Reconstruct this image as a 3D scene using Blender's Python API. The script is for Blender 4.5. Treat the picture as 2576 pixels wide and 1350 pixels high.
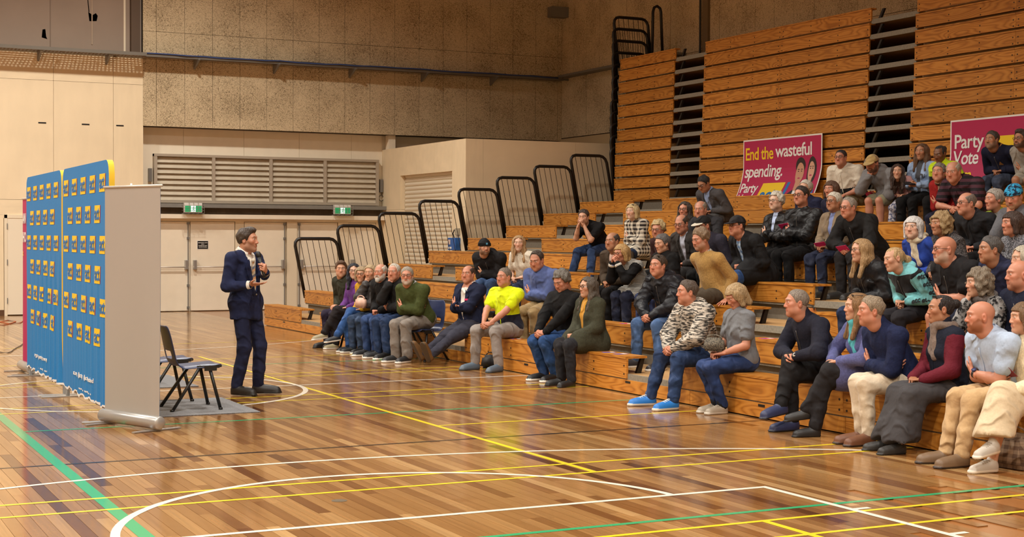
import bpy, bmesh, math, random
import numpy as np
from mathutils import Vector, Matrix
random.seed(7)
for o in list(bpy.data.objects): bpy.data.objects.remove(o)
S = bpy.context.scene
COL = S.collection
PI = math.pi

# ------------------------------------------------------------------ camera, world, lamps, exposure
YAW, PITCH, ROLL = [math.radians(a) for a in (26.4347, -1.23765, 0.2395)]
FPX, CAMZ = 3713.7, 1.69
cF = Vector((math.sin(YAW)*math.cos(PITCH), math.cos(YAW)*math.cos(PITCH), math.sin(PITCH)))
cR0 = Vector((math.cos(YAW), -math.sin(YAW), 0)); cU0 = cR0.cross(cF)
cR = cR0*math.cos(ROLL) + cU0*math.sin(ROLL); cU = -cR0*math.sin(ROLL) + cU0*math.cos(ROLL)
cam = bpy.data.objects.new('camera', bpy.data.cameras.new('camera')); COL.objects.link(cam)
cam.matrix_world = Matrix(((cR.x, cU.x, -cF.x, 0), (cR.y, cU.y, -cF.y, 0), (cR.z, cU.z, -cF.z, CAMZ), (0, 0, 0, 1)))
cam.data.sensor_fit = 'HORIZONTAL'; cam.data.sensor_width = 36; cam.data.lens = FPX*36/2576
cam.data.clip_start = .1; cam.data.clip_end = 200
S.camera = cam
CC = Vector((0, 0, CAMZ))
def ray(x, y): return cF + cR*((x-1288)/FPX) - cU*((y-675)/FPX)
def on_x(x, y, X): d = ray(x, y); return CC + d*(X/d.x)
def on_z(x, y, z=0): d = ray(x, y); return CC + d*((z-CAMZ)/d.z)

W = bpy.data.worlds.new('world'); S.world = W; W.use_nodes = True
W.node_tree.nodes['Background'].inputs[0].default_value = (1, .92, .82, 1)
W.node_tree.nodes['Background'].inputs[1].default_value = .04
S.view_settings.view_transform = 'Standard'; S.view_settings.look = 'None'
S.view_settings.gamma = 1; S.view_settings.use_curve_mapping = False
S.view_settings.exposure = -0.08
LAMPS = [(x, y) for x in (-6.0, 0.3, 6.6) for y in (-3.0, 4.4, 11.8, 19.2, 26.4)]
for x, y in LAMPS:                      # warm high-bay lamps under the roof, hooded, mouths pointing down
    l = bpy.data.lights.new('high_bay_lamp', 'SPOT'); l.shadow_soft_size = .22
    l.spot_size = math.radians(150); l.spot_blend = .64
    l.energy = 1720; l.color = (1, .95, .865)
    o = bpy.data.objects.new('high_bay_lamp', l); COL.objects.link(o); o.location = (x, y, 9.7)

# ------------------------------------------------------------------ materials
def nodes(name):
    m = bpy.data.materials.new(name); m.use_nodes = True
    nt = m.node_tree; return m, nt, nt.nodes['Principled BSDF']
def N(nt, t, **kw):
    n = nt.nodes.new(t)
    for k, v in kw.items():
        if k.startswith('i_'):
            k = k[2:]; k = int(k) if k.isdigit() else k.replace('_', ' ')
            n.inputs[k].default_value = v
        else: setattr(n, k, v)
    return n
def lin(c):
    return tuple((x/255/12.92 if x/255 <= .04045 else ((x/255+.055)/1.055)**2.4) for x in c)
def rgba(c): return (*c, 1)
def ramp(nt, fac, stops):
    r = N(nt, 'ShaderNodeValToRGB'); e = r.color_ramp.elements
    e[0].position, e[0].color = stops[0][0], rgba(stops[0][1]); e[1].position, e[1].color = stops[-1][0], rgba(stops[-1][1])
    for p, c in stops[1:-1]:
        q = e.new(p); q.color = rgba(c)
    nt.links.new(fac, r.inputs[0]); return r
def bump(nt, b, h, strength=.3, dist=.01):
    n = N(nt, 'ShaderNodeBump'); n.inputs['Strength'].default_value = strength; n.inputs['Distance'].default_value = dist
    nt.links.new(h, n.inputs['Height']); nt.links.new(n.outputs[0], b.inputs['Normal']); return n
MC = {}
def plain(name, c, rough=.6, metal=0, spec=.5, noise=0, nscale=8, bmp=0, emit=0):
    if name in MC: return MC[name]
    m, nt, b = nodes(name); c = lin(c)
    b.inputs['Base Color'].default_value = rgba(c); b.inputs['Roughness'].default_value = rough
    b.inputs['Metallic'].default_value = metal; b.inputs['Specular IOR Level'].default_value = spec
    if emit:
        b.inputs['Emission Color'].default_value = rgba(c); b.inputs['Emission Strength'].default_value = emit
    if noise or bmp:
        tc = N(nt, 'ShaderNodeTexCoord'); nz = N(nt, 'ShaderNodeTexNoise', i_Scale=nscale, i_Detail=5.)
        nt.links.new(tc.outputs['Object'], nz.inputs['Vector'])
        if noise:
            r = ramp(nt, nz.outputs['Fac'], [(.3, tuple(x*(1-noise) for x in c)), (.7, tuple(min(1, x*(1+noise)) for x in c))])
            nt.links.new(r.outputs[0], b.inputs['Base Color'])
        if bmp: bump(nt, b, nz.outputs['Fac'], .5, bmp)
    MC[name] = m; return m

def wood_mat(name, dark, mid, light, rough=.4, contrast=1.):
    m, nt, b = nodes(name); L = nt.links
    g = N(nt, 'ShaderNodeNewGeometry'); oi = N(nt, 'ShaderNodeObjectInfo')
    mp = N(nt, 'ShaderNodeMapping'); mp.inputs['Scale'].default_value = (2.0, .55, 3.6)
    L.new(g.outputs['Position'], mp.inputs['Vector'])
    sc = N(nt, 'ShaderNodeVectorMath', operation='SCALE'); sc.inputs['Scale'].default_value = 1.
    cmb = N(nt, 'ShaderNodeCombineXYZ'); mul = N(nt, 'ShaderNodeMath', operation='MULTIPLY'); mul.inputs[1].default_value = 60
    L.new(oi.outputs['Random'], mul.inputs[0])
    for i in range(3): L.new(mul.outputs[0], cmb.inputs[i])
    ad = N(nt, 'ShaderNodeVectorMath', operation='ADD'); L.new(mp.outputs[0], ad.inputs[0]); L.new(cmb.outputs[0], ad.inputs[1])
    nz = N(nt, 'ShaderNodeTexNoise', i_Scale=1.25, i_Detail=1.6, i_Roughness=.45); L.new(ad.outputs[0], nz.inputs['Vector'])
    k = N(nt, 'ShaderNodeMath', operation='MULTIPLY'); k.inputs[1].default_value = 105; L.new(nz.outputs['Fac'], k.inputs[0])
    s = N(nt, 'ShaderNodeMath', operation='SINE'); L.new(k.outputs[0], s.inputs[0])
    fine = N(nt, 'ShaderNodeTexNoise', i_Scale=14., i_Detail=4.); mp2 = N(nt, 'ShaderNodeMapping'); mp2.inputs['Scale'].default_value = (3, .12, 6)
    L.new(g.outputs['Position'], mp2.inputs['Vector']); L.new(mp2.outputs[0], fine.inputs['Vector'])
    mx = N(nt, 'ShaderNodeMath', operation='MULTIPLY_ADD'); mx.inputs[1].default_value = .22*contrast; mx.inputs[2].default_value = .5
    L.new(s.outputs[0], mx.inputs[0])
    m2 = N(nt, 'ShaderNodeMath', operation='MULTIPLY_ADD'); m2.inputs[1].default_value = .35; L.new(fine.outputs['Fac'], m2.inputs[0])
    sb = N(nt, 'ShaderNodeMath', operation='SUBTRACT'); sb.inputs[1].default_value = .17; L.new(mx.outputs[0], sb.inputs[0]); L.new(sb.outputs[0], m2.inputs[2])
    r = ramp(nt, m2.outputs[0], [(.12, lin(dark)), (.38, lin(mid)), (.85, lin(light))])
    hs = N(nt, 'ShaderNodeHueSaturation'); L.new(r.outputs[0], hs.inputs['Color'])
    v = N(nt, 'ShaderNodeMapRange'); v.inputs['To Min'].default_value = .86; v.inputs['To Max'].default_value = 1.12
    L.new(oi.outputs['Random'], v.inputs['Value']); L.new(v.outputs[0], hs.inputs['Value'])
    L.new(hs.outputs[0], b.inputs['Base Color']); b.inputs['Roughness'].default_value = rough
    return m
WOOD = wood_mat('varnished_plywood', (128, 72, 18), (182, 116, 40), (202, 138, 58), .38)
WOODD = wood_mat('deck_plywood', (150, 110, 66), (186, 145, 95), (200, 160, 108), .6, .4)

def floor_mat(name, kind):
    m, nt, b = nodes(name); L = nt.links
    g = N(nt, 'ShaderNodeNewGeometry')
    at = N(nt, 'ShaderNodeAttribute', attribute_type=kind, attribute_name='tone')
    r = ramp(nt, at.outputs['Fac'], [(0, lin((90, 54, 27))), (.12, lin((117, 75, 40))), (.45, lin((146, 104, 60))), (.75, lin((164, 122, 75))), (1, lin((186, 147, 98)))])
    mp = N(nt, 'ShaderNodeMapping'); mp.inputs['Scale'].default_value = (38, 1.1, 1)
    ad = N(nt, 'ShaderNodeVectorMath', operation='ADD'); cm = N(nt, 'ShaderNodeCombineXYZ')
    k = N(nt, 'ShaderNodeMath', operation='MULTIPLY'); k.inputs[1].default_value = 91.7; L.new(at.outputs['Fac'], k.inputs[0])
    L.new(k.outputs[0], cm.inputs[1]); L.new(g.outputs['Position'], ad.inputs[0]); L.new(cm.outputs[0], ad.inputs[1])
    L.new(ad.outputs[0], mp.inputs['Vector'])
    nz = N(nt, 'ShaderNodeTexNoise', i_Scale=1., i_Detail=4.); L.new(mp.outputs[0], nz.inputs['Vector'])
    mr = N(nt, 'ShaderNodeMapRange'); mr.inputs['From Min'].default_value = .3; mr.inputs['From Max'].default_value = .7
    mr.inputs['To Min'].default_value = .84; mr.inputs['To Max'].default_value = 1.1; L.new(nz.outputs['Fac'], mr.inputs['Value'])
    mu = N(nt, 'ShaderNodeVectorMath', operation='SCALE'); L.new(r.outputs[0], mu.inputs[0]); L.new(mr.outputs[0], mu.inputs['Scale'])
    L.new(mu.outputs[0], b.inputs['Base Color'])
    b.inputs['Roughness'].default_value = .13; b.inputs['IOR'].default_value = 1.5; b.inputs['Specular IOR Level'].default_value = .62
    bn = N(nt, 'ShaderNodeTexNoise', i_Scale=3.2, i_Detail=2.); L.new(g.outputs['Position'], bn.inputs['Vector'])
    bump(nt, b, bn.outputs['Fac'], .06, .02)
    return m
FLOOR_OBJ = floor_mat('varnished_strip_floor', 'OBJECT')
FLOOR_GEO = floor_mat('varnished_strip_floor_far', 'GEOMETRY')

def woodwool_mat():
    m, nt, b = nodes('wood_wool_board'); L = nt.links
    g = N(nt, 'ShaderNodeNewGeometry')
    n1 = N(nt, 'ShaderNodeTexNoise', i_Scale=42., i_Detail=3., i_Distortion=2.2); L.new(g.outputs['Position'], n1.inputs['Vector'])
    n2 = N(nt, 'ShaderNodeTexNoise', i_Scale=1.4, i_Detail=3.); L.new(g.outputs['Position'], n2.inputs['Vector'])
    a = N(nt, 'ShaderNodeMath', operation='MULTIPLY_ADD'); a.inputs[1].default_value = .26; L.new(n2.outputs['Fac'], a.inputs[0]); L.new(n1.outputs['Fac'], a.inputs[2])
    r = ramp(nt, a.outputs[0], [(.50, lin((116, 98, 74))), (.56, lin((172, 152, 120))), (.61, lin((214, 194, 158))), (.95, lin((230, 212, 178)))])
    L.new(r.outputs[0], b.inputs['Base Color']); b.inputs['Roughness'].default_value = .95
    bump(nt, b, n1.outputs['Fac'], .6, .012)
    return m
WWOOL = woodwool_mat()
PLYWALL = plain('painted_ply_wall', (238, 219, 184), .55, noise=.05, nscale=3)
CREAM = plain('cream_paint', (243, 231, 208), .5, noise=.03, nscale=4)
CREAM2 = plain('cream_frame_paint', (236, 222, 194), .45)
TAN = plain('tan_wall', (190, 165, 125), .8)
GREYST = plain('galvanised_steel', (128, 126, 122), .5, .35)
GREYP = plain('grey_paint', (140, 136, 124), .6, noise=.12, nscale=25)
ALU = plain('aluminium', (178, 176, 172), .38, .7)
BLACKM = plain('black_steel', (22, 20, 18), .42)
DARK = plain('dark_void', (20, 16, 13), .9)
MAUVE = plain('grey_mauve_sheet', (156, 138, 122), .75, noise=.04, nscale=2)
PILLAR = plain('brown_pillar', (92, 74, 58), .7)
SHUT = plain('roller_shutter_paint', (226, 214, 190), .4)
WHITE = plain('white_plastic', (236, 234, 228), .4)
L_WHITE = plain('white_line_paint', (240, 232, 216), .16)
L_YEL = plain('yellow_line_paint', (240, 212, 48), .16)
L_GRN = plain('green_line_paint', (56, 168, 112), .16)
L_BLK = plain('black_line_paint', (34, 30, 30), .16)

# ------------------------------------------------------------------ mesh helpers
class MB:
    def __init__(s): s.v = []; s.f = []; s.m = []
    def quad(s, pts, m=0):
        b = len(s.v); s.v += [tuple(p) for p in pts]; s.f.append(tuple(range(b, b+len(pts)))); s.m.append(m)
    def box(s, a, c, m=0):
        (x0, y0, z0), (x1, y1, z1) = a, c
        s.hexa([(x0, y0, z0), (x1, y0, z0), (x1, y1, z0), (x0, y1, z0), (x0, y0, z1), (x1, y0, z1), (x1, y1, z1), (x0, y1, z1)], m)
    def hexa(s, p, m=0):
        b = len(s.v); s.v += [tuple(q) for q in p]
        for f in ((3, 2, 1, 0), (4, 5, 6, 7), (0, 1, 5, 4), (1, 2, 6, 5), (2, 3, 7, 6), (3, 0, 4, 7)):
            s.f.append(tuple(b+i for i in f)); s.m.append(m)
    def tube(s, path, r, n=8, m=0, caps=True, flat=1.):
        path = [Vector(p) for p in path]; k = len(path); rings = []
        rs = r if isinstance(r, (list, tuple)) else [r]*k
        t0 = (path[1]-path[0]).normalized()
        u = t0.cross(Vector((0, 0, 1))); u = u if u.length > .05 else t0.cross(Vector((1, 0, 0))); u.normalize()
        for i, p in enumerate(path):
            t = (path[min(i+1, k-1)] - path[max(i-1, 0)]).normalized()
            u = (u - t*u.dot(t)).normalized(); w = t.cross(u)
            b = len(s.v)
            for j in range(n):
                a = 2*PI*j/n; q = p + u*(math.cos(a)*rs[i]) + w*(math.sin(a)*rs[i]*flat); s.v.append(tuple(q))
            rings.append(b)
        for a, b in zip(rings, rings[1:]):
            for j in range(n):
                s.f.append((a+j, a+(j+1) % n, b+(j+1) % n, b+j)); s.m.append(m)
        if caps:
            s.f.append(tuple(rings[0]+j for j in reversed(range(n)))); s.m.append(m)
            s.f.append(tuple(rings[-1]+j for j in range(n))); s.m.append(m)
    def ball(s, c, r, m=0, nu=8, nv=6, sc=(1, 1, 1)):
        b = len(s.v); c = Vector(c)
        for i in range(nv+1):
            a = PI*i/nv
            for j in range(nu):
                t = 2*PI*j/nu
                s.v.append((c.x+r*sc[0]*math.sin(a)*math.cos(t), c.y+r*sc[1]*math.sin(a)*math.sin(t), c.z-r*sc[2]*math.cos(a)))
        for i in range(nv):
            for j in range(nu):
                s.f.append((b+i*nu+j, b+i*nu+(j+1) % nu, b+(i+1)*nu+(j+1) % nu, b+(i+1)*nu+j)); s.m.append(m)
    def mesh(s, name, mats, smooth=False, origin=None):
        me = bpy.data.meshes.new(name)
        v = s.v if origin is None else [(a-origin[0], b-origin[1], c-origin[2]) for a, b, c in s.v]
        me.from_pydata(v, [], s.f)
        for m in (mats if isinstance(mats, (list, tuple)) else [mats]): me.materials.append(m)
        me.polygons.foreach_set('material_index', s.m)
        if smooth: me.polygons.foreach_set('use_smooth', [True]*len(s.f))
        me.update(); return me
    def build(s, name, mats, parent=None, smooth=False, bevel=0, auto=False):
        """world-space mesh -> object (its origin at the parent's location)"""
        o0 = parent_loc(parent)
        o = bpy.data.objects.new(name, s.mesh(name, mats, smooth, o0)); COL.objects.link(o)
        if parent: o.parent = parent
        if bevel:
            md = o.modifiers.new('bevel', 'BEVEL'); md.width = bevel; md.segments = 2; md.limit_method = 'ANGLE'
        return o
def parent_loc(p):
    v = Vector((0, 0, 0))
    while p: v += Vector(p.location); p = p.parent
    return v
def mkobj(name, me, parent=None, loc=(0, 0, 0), rotz=0, scale=None):
    o = bpy.data.objects.new(name, me); COL.objects.link(o); o.location = loc
    if parent: o.parent = parent
    if rotz: o.rotation_euler[2] = rotz
    if scale: o.scale = scale
    return o
def thing(name, label, cat, loc=(0, 0, 0), group=None):
    o = bpy.data.objects.new(name, None); COL.objects.link(o); o.location = loc; o.empty_display_size = .1
    return tag(o, label, cat, group)
def tag(o, label, cat, group=None):
    o['label'] = label; o['category'] = cat
    if group: o['group'] = group
    return o
def struct(o): o['kind'] = 'structure'; return o
def box(name, a, c, m, parent=None, bevel=0):
    b = MB(); b.box(a, c); return b.build(name, m, parent, bevel=bevel)
UNIT = {}
def unit_box(m):
    if m.name not in UNIT:
        b = MB(); b.box((0, 0, 0), (1, 1, 1)); UNIT[m.name] = b.mesh('board', m)
    return UNIT[m.name]
def board(name, a, c, m, parent):
    p = parent_loc(parent)
    return mkobj(name, unit_box(m), parent, Vector(a)-p, scale=[c[i]-a[i] for i in range(3)])
def text_mesh(s, size, m, extrude=.0006, bold=.0, shear=0, spacing=1.):
    cu = bpy.data.curves.new('lettering', 'FONT'); cu.body = s; cu.size = size; cu.extrude = extrude; cu.offset = bold*size; cu.shear = shear
    cu.resolution_u = 3; cu.space_character = spacing
    o = bpy.data.objects.new('lettering', cu); COL.objects.link(o)
    bpy.context.view_layer.update()
    me = bpy.data.meshes.new_from_object(o.evaluated_get(bpy.context.evaluated_depsgraph_get()))
    bpy.data.objects.remove(o); me.materials.clear(); me.materials.append(m); return me
def text_extent(me):
    n = len(me.vertices); a = np.empty(n*3, np.float32); me.vertices.foreach_get('co', a); a = a.reshape(-1, 3)
    return a.min(0), a.max(0), a

# ------------------------------------------------------------------ floor
floor = struct(box('floor', (-14, -6, -.2), (17.4, 33.2, -.006), plain('floor_base', (150, 96, 50), .2)))
PW = .084
planks = []
random.seed(3)
i0 = int(-1.2/PW); i1 = int(8.3/PW)
for i in range(i0, i1):
    x = i*PW; y = 4.6 + random.random()*1.5
    while y < 32.5:
        ln = random.choice((.7, 1.0, 1.3, 1.7, 2.1, 2.6))*random.uniform(.85, 1.15)
        y1 = min(y+ln, 32.6)
        if x + PW > .09*y - .25 and x < y + 1.0:
            planks.append((x, y, y1, min(1, max(0, random.gauss(.52, .21)))))
        y = y1
def pdist(p):
    cy = (p[1]+p[2])/2; cx = p[0]+PW/2
    vis = -.02 < (cx - .13*cy) and cx < cy*1.01
    dep = cx*math.sin(YAW)+cy*math.cos(YAW)
    return dep + (0 if (vis and dep > 7.3) else 50) - .3*(p[2]-p[1])
planks.sort(key=pdist)
near, far = planks[:296], planks[296:]
pu = MB(); e = .0012
pu.hexa([(0, 0, -1), (1, 0, -1), (1, 1, -1), (0, 1, -1), (0, 0, 0), (1, 0, 0), (1, 1, 0), (0, 1, 0)])
pme = pu.mesh('floor_plank', FLOOR_OBJ)
for x, y, y1, t in near:
    o = mkobj('floor_plank', pme, floor, (x+e, y+e, 0), scale=(PW-2*e, y1-y-2*e, .006)); o['tone'] = t
fb = MB(); tones = []
for x, y, y1, t in far:
    fb.box((x+e, y+e, -.006), (x+PW-e, y1-e, 0)); tones += [t]*8
fo = fb.build('far_planks', FLOOR_GEO, floor); fo['kind'] = 'stuff'
fo.data.attributes.new('tone', 'FLOAT', 'POINT').data.foreach_set('value', tones)

LN = [0]
def line(pts, w, m, z, closed=False):
    """painted court line following pts on the floor"""
    LN[0] += 1; z += LN[0]*6e-6
    b = MB(); P = [Vector((p[0], p[1], 0)) for p in pts]; n = len(P); Lf = []; Rt = []
    for i, p in enumerate(P):
        a = P[(i-1) % n] if (closed or i) else p; c = P[(i+1) % n] if (closed or i < n-1) else p
        t = (c-a).normalized(); nn = Vector((-t.y, t.x, 0))*w/2; Lf.append(p+nn); Rt.append(p-nn)
    rng = range(n) if closed else range(n-1)
    for i in rng:
        j = (i+1) % n
        b.quad([(Rt[i].x, Rt[i].y, z), (Rt[j].x, Rt[j].y, z), (Lf[j].x, Lf[j].y, z), (Lf[i].x, Lf[i].y, z)])
    return b.build('court_line', m, floor)
def arc(cx, cy, r, a0, a1, n=48):
    return [(cx+r*math.cos(math.radians(a0+(a1-a0)*i/n)), cy+r*math.sin(math.radians(a0+(a1-a0)*i/n))) for i in range(n+1)]
ZW, ZY, ZG, ZB = .0016, .0012, .0010, .0008
line([(-2, 8.17), (5.98, 8.17)], .05, L_WHITE, ZW); line([(5.98, 8.195), (5.98, 2)], .05, L_WHITE, ZW+.0001)
line([(5.98, 7.26), (6.12, 7.26)], .045, L_WHITE, ZW); line([(5.98, 6.41), (6.12, 6.41)], .045, L_WHITE, ZW)
line(arc(3.45, 8.03, 1.80, 4, 176), .055, L_WHITE, ZW)
line(arc(3.42, 2.70, 7.85, 56, 112), .05, L_WHITE, ZW)
line(arc(3.45, 16.0, 1.80, 0, 357, 96), .055, L_WHITE, ZW, True)
line([(-2, 16.0), (8.2, 16.0)], .05, L_WHITE, ZW); line(arc(3.42, 29.3, 7.85, -118, -55), .05, L_WHITE, ZW)
line([(5.25, 20.35), (5.25, 9.22)], .05, L_YEL, ZY); line([(5.26, 7.17), (5.26, 3)], .05, L_YEL, ZY)
for y, x0, x1 in ((17.42, 0, 8.2), (17.02, 0, 8.2), (14.98, 0, 8.2), (14.54, 0, 8.2), (19.85, 2.5, 8.2), (22.87, 3, 8.2), (12.06, 5.25, 8.2),
                  (9.63, -1, 8.2), (9.21, -1, 8.2), (7.19, -1, 7.6), (6.755, 3, 7.6)):
    line([(x0, y), (x1, y)], .042, L_YEL, ZY)
line([(1.84, 22), (1.84, 5.5)], .085, L_GRN, ZG)
for y, x0, x1 in ((13.16, 1.84, 8.2), (18.81, 3, 8.2), (7.465, 1, 8.2)): line([(x0, y), (x1, y)], .05, L_GRN, ZG)
line([(0, 11.165), (8.2, 11.165)], .045, L_BLK, ZB)
b = MB(); b.tube([(3.2, 8.9, -.001), (3.2, 8.9, .0014)], .05, 20); b.build('floor_socket_cover', plain('socket_brass', (96, 82, 60), .4, .3), floor)

# ------------------------------------------------------------------ walls
YW, YO, XR = 32.6, 32.2, 17.36           # recessed back wall, overhanging upper part, right wall
wall_left = struct(box('wall_left', (-14.3, -6, 0), (-14, 33.2, 10), PLYWALL))
wall_front = struct(box('wall_front', (-14.3, -6.3, 0), (17.7, -6, 10), PLYWALL))
ceiling = struct(box('ceiling', (-14.3, -6.3, 10), (17.7, 33.4, 10.2), plain('ceiling_paint', (150, 132, 108), .9)))
wall_right = struct(box('wall_right', (XR+.03, -6, 0), (XR+.33, 33.2, 10), plain('right_wall_core', (70, 56, 40), .9)))
wall_back = struct(box('wall_back', (-14.3, YW+.01, 0), (17.7, YW+.4, 10), CREAM))
# wood-wool boards on the overhanging upper back wall
core = struct(box('wall_upper', (7.08, YO+.035, 4.05), (XR+.03, YW+.01, 10), plain('board_backing', (58, 46, 32), .95)))
xs = [7.08, 7.37] + [7.99+.617*i for i in range(16)]
xs = [x for x in xs if x < XR-.05] + [XR]
for (za, zb) in ((4.05, 5.50), (5.50, 6.10), (6.10, 8.0), (8.0, 10)):
    for xa, xb in zip(xs, xs[1:]):
        o = board('wood_wool_board', (xa+.004, YO-random.uniform(0, .006), za+.004), (xb-.004, YO+.04, zb-.004), WWOOL, core)
ys = [YO - .62*i for i in range(70)]
for (za, zb) in ((4.12, 5.60), (5.60, 7.8), (7.8, 10)):
    for ya, yb in zip(ys[1:], ys):
        if ya < -6 or (zb < 5 and yb < 26): continue
        board('wood_wool_board', (XR-random.uniform(0, .006), ya+.004, za+.004), (XR+.035, yb-.004, zb-.004), WWOOL, wall_right)
box('lower_wall_panel', (XR-.02, 26, 0), (XR+.03, 32.6, 4.1), TAN, wall_right)
# painted ply sheets of the left part of the back wall
lw = struct(box('wall_back_left', (-14, YO+.03, 0), (7.08, YW+.01, 5.55), plain('ply_backing', (120, 96, 64), .9)))
px = [-14] + [5.21-1.24*i for i in range(12)][::-1] + [6.45, 7.085]
for xa, xb in zip(px, px[1:]):
    for za, zb in ((.12, 2.42), (2.42, 4.93), (4.93, 5.5)):
        if xa > 3.6 and xb < 5.3 and zb < 2.5: continue
        board('ply_sheet', (xa+.003, YO, za+.003), (xb-.003, YO+.04, zb-.003), PLYWALL, lw)
board('ply_sheet', (3.9, YO, 2.10), (5.207, YO+.04, 2.417), PLYWALL, lw)
board('ply_sheet', (4.75, YO, .12), (5.207, YO+.04, 2.097), PLYWALL, lw)
board('ply_sheet', (3.9, YO, .12), (4.2, YO+.04, 2.097), PLYWALL, lw)
board('baseboard_strip', (-14, YO-.015, 0), (4.22, YO+.02, .12), plain('dark_skirting', (96, 66, 40), .5), lw)
board('baseboard_strip', (4.72, YO-.015, 0), (7.085, YO+.02, .12), CREAM2, lw)
for x in (4.90, 5.79, 6.51): box('wall_slot', (x, YO-.003, 4.02), (x+.16, YO+.01, 4.05), BLACKM, lw)
# upper left: grey sheeting, torn, with a pillar
up = struct(box('wall_upper_left', (-14, YO+.14, 5.55), (7.08, YW+.01, 10), MAUVE))
for i, x in enumerate([6.72-1.55*k for k in range(9)]):
    box('sheet_seam', (x-.006 if i else x-.02, YO+.13, 5.6), (x+.006 if i else x+.02, YO+.145, 10), CREAM2 if i == 0 else plain('seam_tape', (132, 116, 100), .8), up)
box('sheet_seam', (6.02, YO+.128, 5.75), (6.045, YO+.145, 10), plain('seam_tape_pale', (176, 156, 134), .8), up)
def rag(pts, y=YO+.136):
    b = MB(); b.quad([(x, y, z) for x, z in pts]); b.quad([(x, y, z) for x, z in reversed(pts)]); return b
def at_y(x, y, Y): d = ray(x, y); return CC + d*(Y/d.y)
def rag_px(pts):
    q = [at_y(x, y, YO+.136) for x, y in pts]; return rag([(p.x, p.z) for p in q])
tm = plain('torn_hole_dark', (30, 24, 20), .9)
rag_px([(222, 30), (233, 38), (241, 33), (246, 40), (243, 53), (225, 53)]).build('torn_hole', tm, up)
rag_px([(220, 0), (222, 0), (225, 30), (223, 31)]).build('torn_hole', tm, up)
rag_px([(107, 74), (114, 73), (116, 92), (119, 98), (105, 94)]).build('torn_hole', tm, up)
struct(box('trim_13', (6.83, YO-.02, 5.56), (7.02, YO+.2, 10), PILLAR))
# perforated ledge with cable tray
tray = struct(MB().build('trim_1', GREYST)) if False else None
tr = thing('cable_ledge', 'long perforated steel ledge carrying cables along the back wall', 'cable tray', (7, YO, 5.5))
tb = MB()
Z0 = 5.52
def perf(xa, xb, ya, yb, z):
    nx = int((xb-xa)/.075)
    for j in range(9): y = ya + (yb-ya)*j/8; tb.box((xa, y-.018, z), (xb, y+.018, z+.004))
    for i in range(nx+1): x = xa + i*.075; tb.box((x-.018, ya, z+.0005), (x+.018, yb, z+.0035))
perf(1.5, 7.05, YO-.50, YO-.02, Z0); perf(7.05, XR-.05, YO-.36, YO-.02, Z0)
tb.build('perforated_plate', plain('ledge_steel', (120, 108, 92), .6, .3), tr)
box('edge_angle', (1.5, YO-.53, Z0-.02), (7.05, YO-.495, Z0+.05), plain('ledge_edge', (118, 112, 102), .5, .3), tr)
box('edge_angle', (7.05, YO-.385, Z0-.015), (XR-.02, YO-.355, Z0+.035), plain('ledge_edge', (118, 112, 102), .5, .3), tr)
for x in (3.4, 4.9, 6.3, 8.2, 10, 11.8, 13.6, 15.4):
    b = MB(); b.hexa([(x-.02, YO-.45, Z0-.03), (x+.02, YO-.45, Z0-.03), (x+.02, YO, Z0-.2), (x-.02, YO, Z0-.2), (x-.02, YO-.45, Z0), (x+.02, YO-.45, Z0), (x+.02, YO, Z0), (x-.02, YO, Z0)])
    b.build('bracket', GREYST, tr)
random.seed(5)
for m_, dy, r in ((plain('blue_cable', (52, 74, 128), .5), -.40, .016), (plain('grey_cable', (88, 84, 80), .5), -.36, .02)):
    b = MB(); b.tube([(6.9+.35*i, YO+dy+random.uniform(-.01, .01), Z0+.045+random.uniform(-.012, .012)) for i in range(30)], r, 6)
    b.build('cable', m_, tr, True)
box('wall_tray', (XR-.3, 26.6, Z0+.05), (XR-.02, YO-.36, Z0+.1), GREYST, tr)
for i, (x, y) in enumerate(((161, 117), (256, 126), (291, 124))):
    p = at_y(x, y, YO-.3+.25*(i == 2)); b = MB(); b.ball((0, 0, 0), .036, nu=12, nv=8)
    o = mkobj('tennis_ball', b.mesh('tennis_ball', plain('tennis_felt', (206, 224, 40), .9), True), None, (p.x, p.y, Z0+.04))
    tag(o, ('yellow tennis ball on the ledge, the leftmost of three', 'yellow tennis ball on the ledge, the middle one of three', 'yellow tennis ball on the ledge nearest the brown pillar')[i], 'ball', 'tennis balls on the ledge')
# recess side and ceiling of recess
box('recess_reveal', (7.07, YO+.02, 0), (7.09, YW, 4.05), CREAM, lw)
wbp = [7.09, 8.06, 9.43, 10.73, 12.0, 12.77]
for xa, xb in zip(wbp, wbp[1:]): board('wall_sheet', (xa+.003, YW-.012, 2.5), (xb-.003, YW+.02, 4.05), CREAM, wall_back)
# louvre window
lv = struct(thing('window_1', 'x', 'x')); del lv['label'], lv['category']; lv.location = (7.4, YW, 2.4)
fr = MB(); 
FRM = plain('louvre_frame', (176, 164, 146), .5)
for x in (7.41, 8.70, 10.02, 11.31, 12.60): fr.box((x-.035, YW-.16, 2.40), (x+.035, YW, 3.47))
for z in (2.40, 3.42): fr.box((7.375, YW-.165, z), (12.635, YW, z+.055))
fr.build('window_frame', FRM, lv)
sl = MB(); sl.hexa([(0, -.11, 0), (1, -.11, 0), (1, -.095, .008), (0, -.095, .008), (0, -.03, .125), (1, -.03, .125), (1, -.015, .133), (0, -.015, .133)])
slm = sl.mesh('louvre_slat', plain('louvre_slat', (206, 194, 172), .35, noise=.06, nscale=6))
for xa, xb in ((7.445, 8.665), (8.735, 9.985), (10.055, 11.275), (11.345, 12.565)):
    for j in range(8): mkobj('louvre_slat', slm, lv, (xa-7.4, -.02, .06+.118*j), scale=(xb-xa, 1, 1))
    box('window_pane', (xa, YW-.012, 2.45), (xb, YW-.004, 3.42), plain('louvre_backing', (150, 136, 112), .7), lv)
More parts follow.
